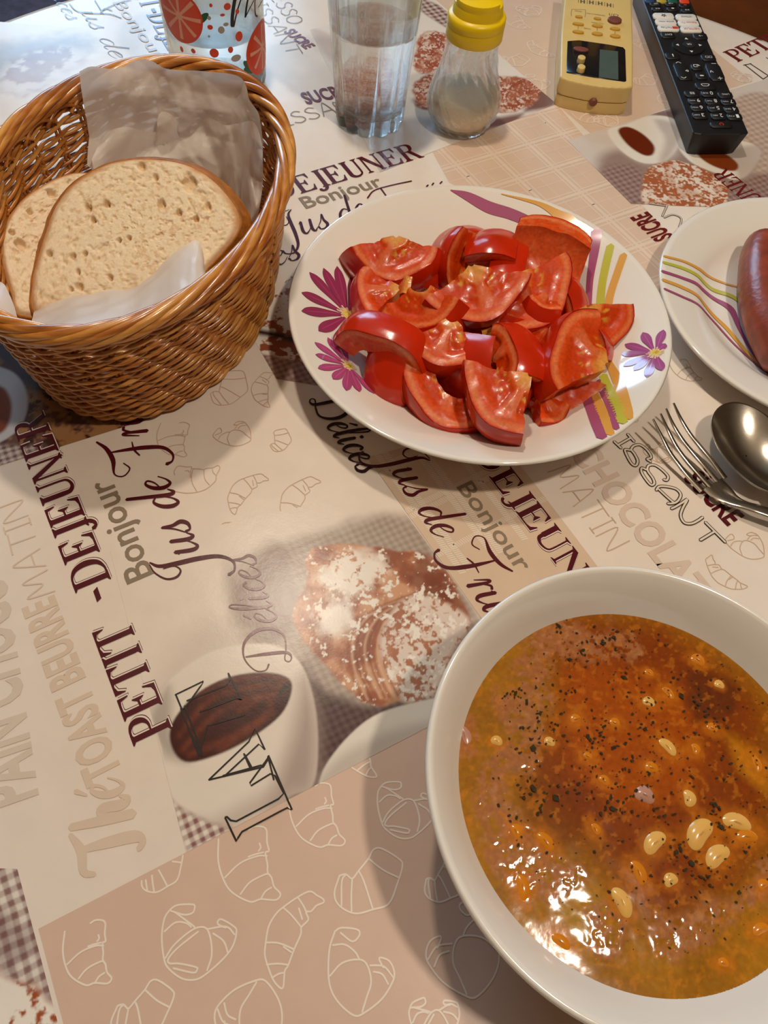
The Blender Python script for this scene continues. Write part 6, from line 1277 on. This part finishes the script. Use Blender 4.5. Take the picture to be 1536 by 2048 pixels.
# direction pad
dc = np.array([(0.21684, 0.72358, 0.02120)])[0][:2]
P = [dc + 0.0148 * (tv_u * math.cos(a) + tv_v * math.sin(a)) for a in np.arange(40) * math.pi / 20]; obj('direction_pad', *prism(P, tz - 0.001, tz + 0.0014, 0.0006, 2, 0.97), M_black, tr_, sharp=40)
P = [dc + 0.0056 * (tv_u * math.cos(a) + tv_v * math.sin(a)) for a in np.arange(28) * math.pi / 14]; obj('ok_key', *prism(P, tz, tz + 0.0021, 0.0005, 2, 0.97), M_key, tr_, sharp=40)
flat_text(pw, 'OK', dc, U_, V_, 0.0042, 0.0028, tz + 0.0022)
for k in range(4):
    a = k * math.pi / 2; d = tv_u * math.cos(a) + tv_v * math.sin(a); n_ = np.array([-d[1], d[0]]); c = dc + d * 0.0105
    pw.append((np.array([[*(c - d * 0.0012 - n_ * 0.0017), tz + 0.0015], [*(c + d * 0.0016), tz + 0.0015], [*(c - d * 0.0012 + n_ * 0.0017), tz + 0.0015]]), np.array([[0, 2, 1]])))
for q, s, w, h in zip(np.array([(0.20010, 0.73785, 0.02120), (0.22941, 0.74225, 0.02120), (0.20097, 0.70358, 0.02120), (0.23251, 0.70789, 0.02120)])[:, :2], ('EXIT', '→', 'i', '□□'), (.0068, .004, .0012, .006), (.0024, .0024, .0044, .003)):
    tkey(q, 0.0068, 0.0052, 0.0012, M_black); flat_text(pw, s, q, U_, V_, w, h, tz + 0.0013)
for q, ru, rv in zip(np.array([(0.20733, 0.68054, 0.02120), (0.23533, 0.68531, 0.02120), (0.22016, 0.68966, 0.02120), (0.22279, 0.67633, 0.02120), (0.22451, 0.66187, 0.02120), (0.23038, 0.60738, 0.02120)])[:, :2], (.0070, .0070, .0052, .0052, .0092, .0095), (.0135, .0135, .0048, .0048, .0056, .0042)): tkey(q, ru, rv, 0.0014, M_black)
def ic(c, P, w=0.0006): flat_line(pw, [np.asarray(c)[:2] + tv_u * a * 1e-3 + tv_v * b_ * 1e-3 for a, b_ in P], w, tz + 0.0015)
K = np.array([(0.20436, 0.69238, 0.02120), (0.20676, 0.66978, 0.02120), (0.23546, 0.69747, 0.02120), (0.23820, 0.67526, 0.02120), (0.21048, 0.68084, 0.02120), (0.23208, 0.68435, 0.02120), (0.21995, 0.69089, 0.02120), (0.22262, 0.67604, 0.02120), (0.22387, 0.66223, 0.02120)])
ic(K[0], [(-2.2, -.8), (0, 1), (2.2, -.8)]); ic(K[1], [(-2.2, .8), (0, -1), (2.2, .8)]); ic(K[2], [(-2, 0), (2, 0)]); ic(K[3], [(-2, 0), (2, 0)]); ic(K[3], [(0, -2), (0, 2)]); ic(K[4], [(-1.2, 0), (1, 1.2), (1, -1.2), (-1.2, 0)]); ic(K[5], [(-1.2, -1.6), (-.4, 1.4), (1.2, -1.2)]); ic(K[6], [(-2.4, 1.6), (-2.4, -1.6), (.8, -1.6)]); ic(K[6], [(-2.4, 1.6), (1.6, 1.6), (1.6, .6)]); ic(K[6], [(0, 0), (3, 0)]); ic(K[7], [(-1.2, 0), (1.4, 0)], 0.0016); ic(K[8], [(-3.2, 1.4), (3.2, 1.4), (3, -.6), (1.6, -1.6), (-1.6, -1.6), (-3, -.6), (-3.2, 1.4)])
pc = np.array([(0.23051, 0.60741, 0.02120)])[0][:2]; flat_line(prd, [pc + 0.0016 * (tv_u * math.cos(a) + tv_v * math.sin(a)) for a in np.linspace(-1.2, 4.3, 14)], 0.0005, tz + 0.0015); flat_line(prd, [pc + tv_v * 0.0006, pc + tv_v * 0.0021], 0.0005, tz + 0.0015)
ck = np.array([(0.18830, 0.79615, 0.02120), (0.19986, 0.79828, 0.02120), (0.21029, 0.80014, 0.02120), (0.22157, 0.80250, 0.02120)])[:, :2]
for q, mt in zip(ck, (M_kblu, M_kyel, M_kgrn, M_kred)): tkey(q, 0.0048, 0.0038, 0.0014, mt, 'colour_key')
mk = np.array([(0.19354, 0.79091, 0.02120), (0.20787, 0.79473, 0.02120), (0.22114, 0.79485, 0.02120), (0.19452, 0.78220, 0.02120), (0.20864, 0.78550, 0.02120), (0.22210, 0.78613, 0.02120)])[:, :2]
for q, s in zip(mk, ('LIST', '<II', '', '<<', '', '>>')):
    tkey(q, 0.0058, 0.0034, 0.0012, M_black)
    if s: flat_text(pw, s, q, U_, V_, 0.0042, 0.0024, tz + 0.0013)
ic(mk[4], [(-.8, 0), (.8, 0)], 0.0018)
flat_line(prd, [mk[2] - tv_u * 0.0009, mk[2] + tv_u * 0.0009], 0.0018, tz + 0.0014)
obj('key_print', *join(pw), M_print, tr_, smooth=False)['kind'] = 'stuff'; obj('dark_print', *join(pn), M_navy, tr_, smooth=False); obj('red_print', *join(prd), M_red, tr_, smooth=False)

# ------------------------------------------------------------------ fork and spoon
def strip(C, Wd, Hh, lat, n=6, m=8):
    """bar along centre line C (n,3) with widths Wd, thickness Hh and lateral direction lat (n,3)"""
    Q = smooth_path(np.c_[np.asarray(C), np.asarray(Wd), np.asarray(Hh)], n); P, w, h = Q[:, :3], Q[:, 3], Q[:, 4]
    t = np.gradient(P, axis=0); t /= np.linalg.norm(t, axis=1)[:, None]; l = np.asarray(lat, dtype=float) - t * (t @ np.asarray(lat))[:, None]; l /= np.linalg.norm(l, axis=1)[:, None]; u = np.cross(l, t)
    u *= np.sign(u[:, 2:3] + 1e-9)
    a = np.arange(m) * 2 * math.pi / m + math.pi / m; ca, sa = np.sign(np.cos(a)) * np.abs(np.cos(a)) ** 0.5, np.sign(np.sin(a)) * np.abs(np.sin(a)) ** 0.5
    V = (P[:, None] + l[:, None] * (w / 2)[:, None, None] * ca[None, :, None] + u[:, None] * (h / 2)[:, None, None] * sa[None, :, None]).reshape(-1, 3)
    F = [grid_faces(len(P), m, False, True), np.array([list(range(m))[::-1]]), np.array([list(range((len(P) - 1) * m, len(P) * m))])]
    return V, F
TI = [np.array([(0.15053, 0.29753, 0.01900), (0.15741, 0.28868, 0.01350), (0.16249, 0.28139, 0.01000), (0.16827, 0.27519, 0.00720), (0.17425, 0.26851, 0.00520), (0.18149, 0.26085, 0.00400)]), np.array([(0.15540, 0.30241, 0.01900), (0.16127, 0.29520, 0.01350), (0.16656, 0.28674, 0.01000), (0.17285, 0.27946, 0.00720), (0.17991, 0.27181, 0.00520), (0.18710, 0.26374, 0.00400)]), np.array([(0.15907, 0.30677, 0.01900), (0.16497, 0.29951, 0.01350), (0.17096, 0.29183, 0.01000), (0.17738, 0.28560, 0.00720), (0.18421, 0.27817, 0.00520), (0.19173, 0.26792, 0.00400)]), np.array([(0.16405, 0.31176, 0.01900), (0.17001, 0.30483, 0.01350), (0.17601, 0.29707, 0.01000), (0.18246, 0.29078, 0.00720), (0.18950, 0.28257, 0.00520), (0.19636, 0.27177, 0.00400)])]
fo_ = thing('fork', tuple(np.r_[TI[1][-1][:2], 0.0]), 'steel fork with four tines lying tines up beside the spoon', 'fork')
lat = TI[3][-1] - TI[0][-1]; lat /= np.linalg.norm(lat)
for P in TI: obj('tine', *strip(P, [0.0011, 0.0019, 0.0023, 0.0025, 0.0027, 0.0034], [0.0009, 0.0013, 0.0016, 0.0018, 0.0019, 0.0020], lat), M_steel, fo_, sharp=50)
H = np.array([(0.18383, 0.27220, 0.00440), (0.18835, 0.26673, 0.00400), (0.19308, 0.26097, 0.00420), (0.19759, 0.25560, 0.00550), (0.20356, 0.25144, 0.00750), (0.21237, 0.24838, 0.00900), (0.22765, 0.24482, 0.00850), (0.25143, 0.24195, 0.00550), (0.28073, 0.23784, 0.00250)])
lat2 = np.array([lat[0], lat[1], 0.0])
C_ = H; wd = [0.0145, 0.0150, 0.0140, 0.0098, 0.0068, 0.0070, 0.0085, 0.0110, 0.0130]
dH = H[-1] - H[4]; latH = np.cross([0, 0, 1], dH / np.linalg.norm(dH))
V, F = strip(C_[1:], wd[1:], [0.0020, 0.0022, 0.0026, 0.0030, 0.0028, 0.0026, 0.0024, 0.0022], latH * 0.35 + lat2 * 0.65, 8, 12); obj('handle', V, F, M_steel, fo_, sharp=60)
# spoon
S = np.array([(0.19902, 0.31914, 0.01700), (0.22733, 0.24884, 0.01700)])
d = S[1] - S[0]; d[2] = 0; d /= np.linalg.norm(d); sd_ = np.array([-d[1], d[0], 0]); tip = S[0]
sn = thing('spoon', tuple(np.r_[(tip + d * 0.034)[:2], 0.0]), 'steel spoon with a deep oval bowl lying right of the fork', 'spoon')
Lb, Wb = 0.064, 0.0430
nu, nv = 40, 24; V = []
for lay in (0, 1):
    for r in np.linspace(0.02, 1, nu):
        for a in np.arange(48) * 2 * math.pi / 48:
            x = 0.5 * Lb * (1 - r * math.cos(a)) ; y = 0.5 * Wb * r * math.sin(a) * (1 + 0.12 * r * math.cos(a))
            z = 0.017 - 0.010 * (1 - r * r) ** 1.0 - 0.0035 * (x / Lb) - (0.0012 if lay else 0)
            V.append(tip + d * x + sd_ * y + [0, 0, z - 0.017])
V = np.array(V); g1 = grid_faces(nu, 48, False, True); n1 = nu * 48; rim = np.array([[(nu - 1) * 48 + k, (nu - 1) * 48 + (k + 1) % 48, n1 + (nu - 1) * 48 + (k + 1) % 48, n1 + (nu - 1) * 48 + k] for k in range(48)])
obj('bowl', V, [g1, g1[:, ::-1] + n1, rim], M_steel, sn)
e = tip + d * Lb * 0.985
Hp = np.array([e + [0, 0, -0.0045], e + d * 0.012 + [0, 0, -0.002], e + d * 0.03 + [0, 0, 0.0005], e + d * 0.06 + [0, 0, -0.003], e + d * 0.10 + [0, 0, -0.010]])
obj('handle', *strip(Hp, [0.010, 0.0072, 0.0068, 0.0095, 0.0140], [0.0016, 0.0026, 0.0028, 0.0024, 0.0020], sd_, 8, 12), M_steel, sn, sharp=60)

for o in SC.objects:      # light refracted by the glasses
    if o.name.split('.')[0] in ('tumbler', 'water', 'jar'): o.cycles.is_caustics_caster = True
    if o.name.split('.')[0] in ('salt', 'tablecloth'): o.cycles.is_caustics_receiver = True

# ------------------------------------------------------------------ lift everything so that the floor is z = 0
for o in list(SC.objects):
    if o.parent is None: o.location.z += TZ
    if '_loc' in o: del o['_loc']
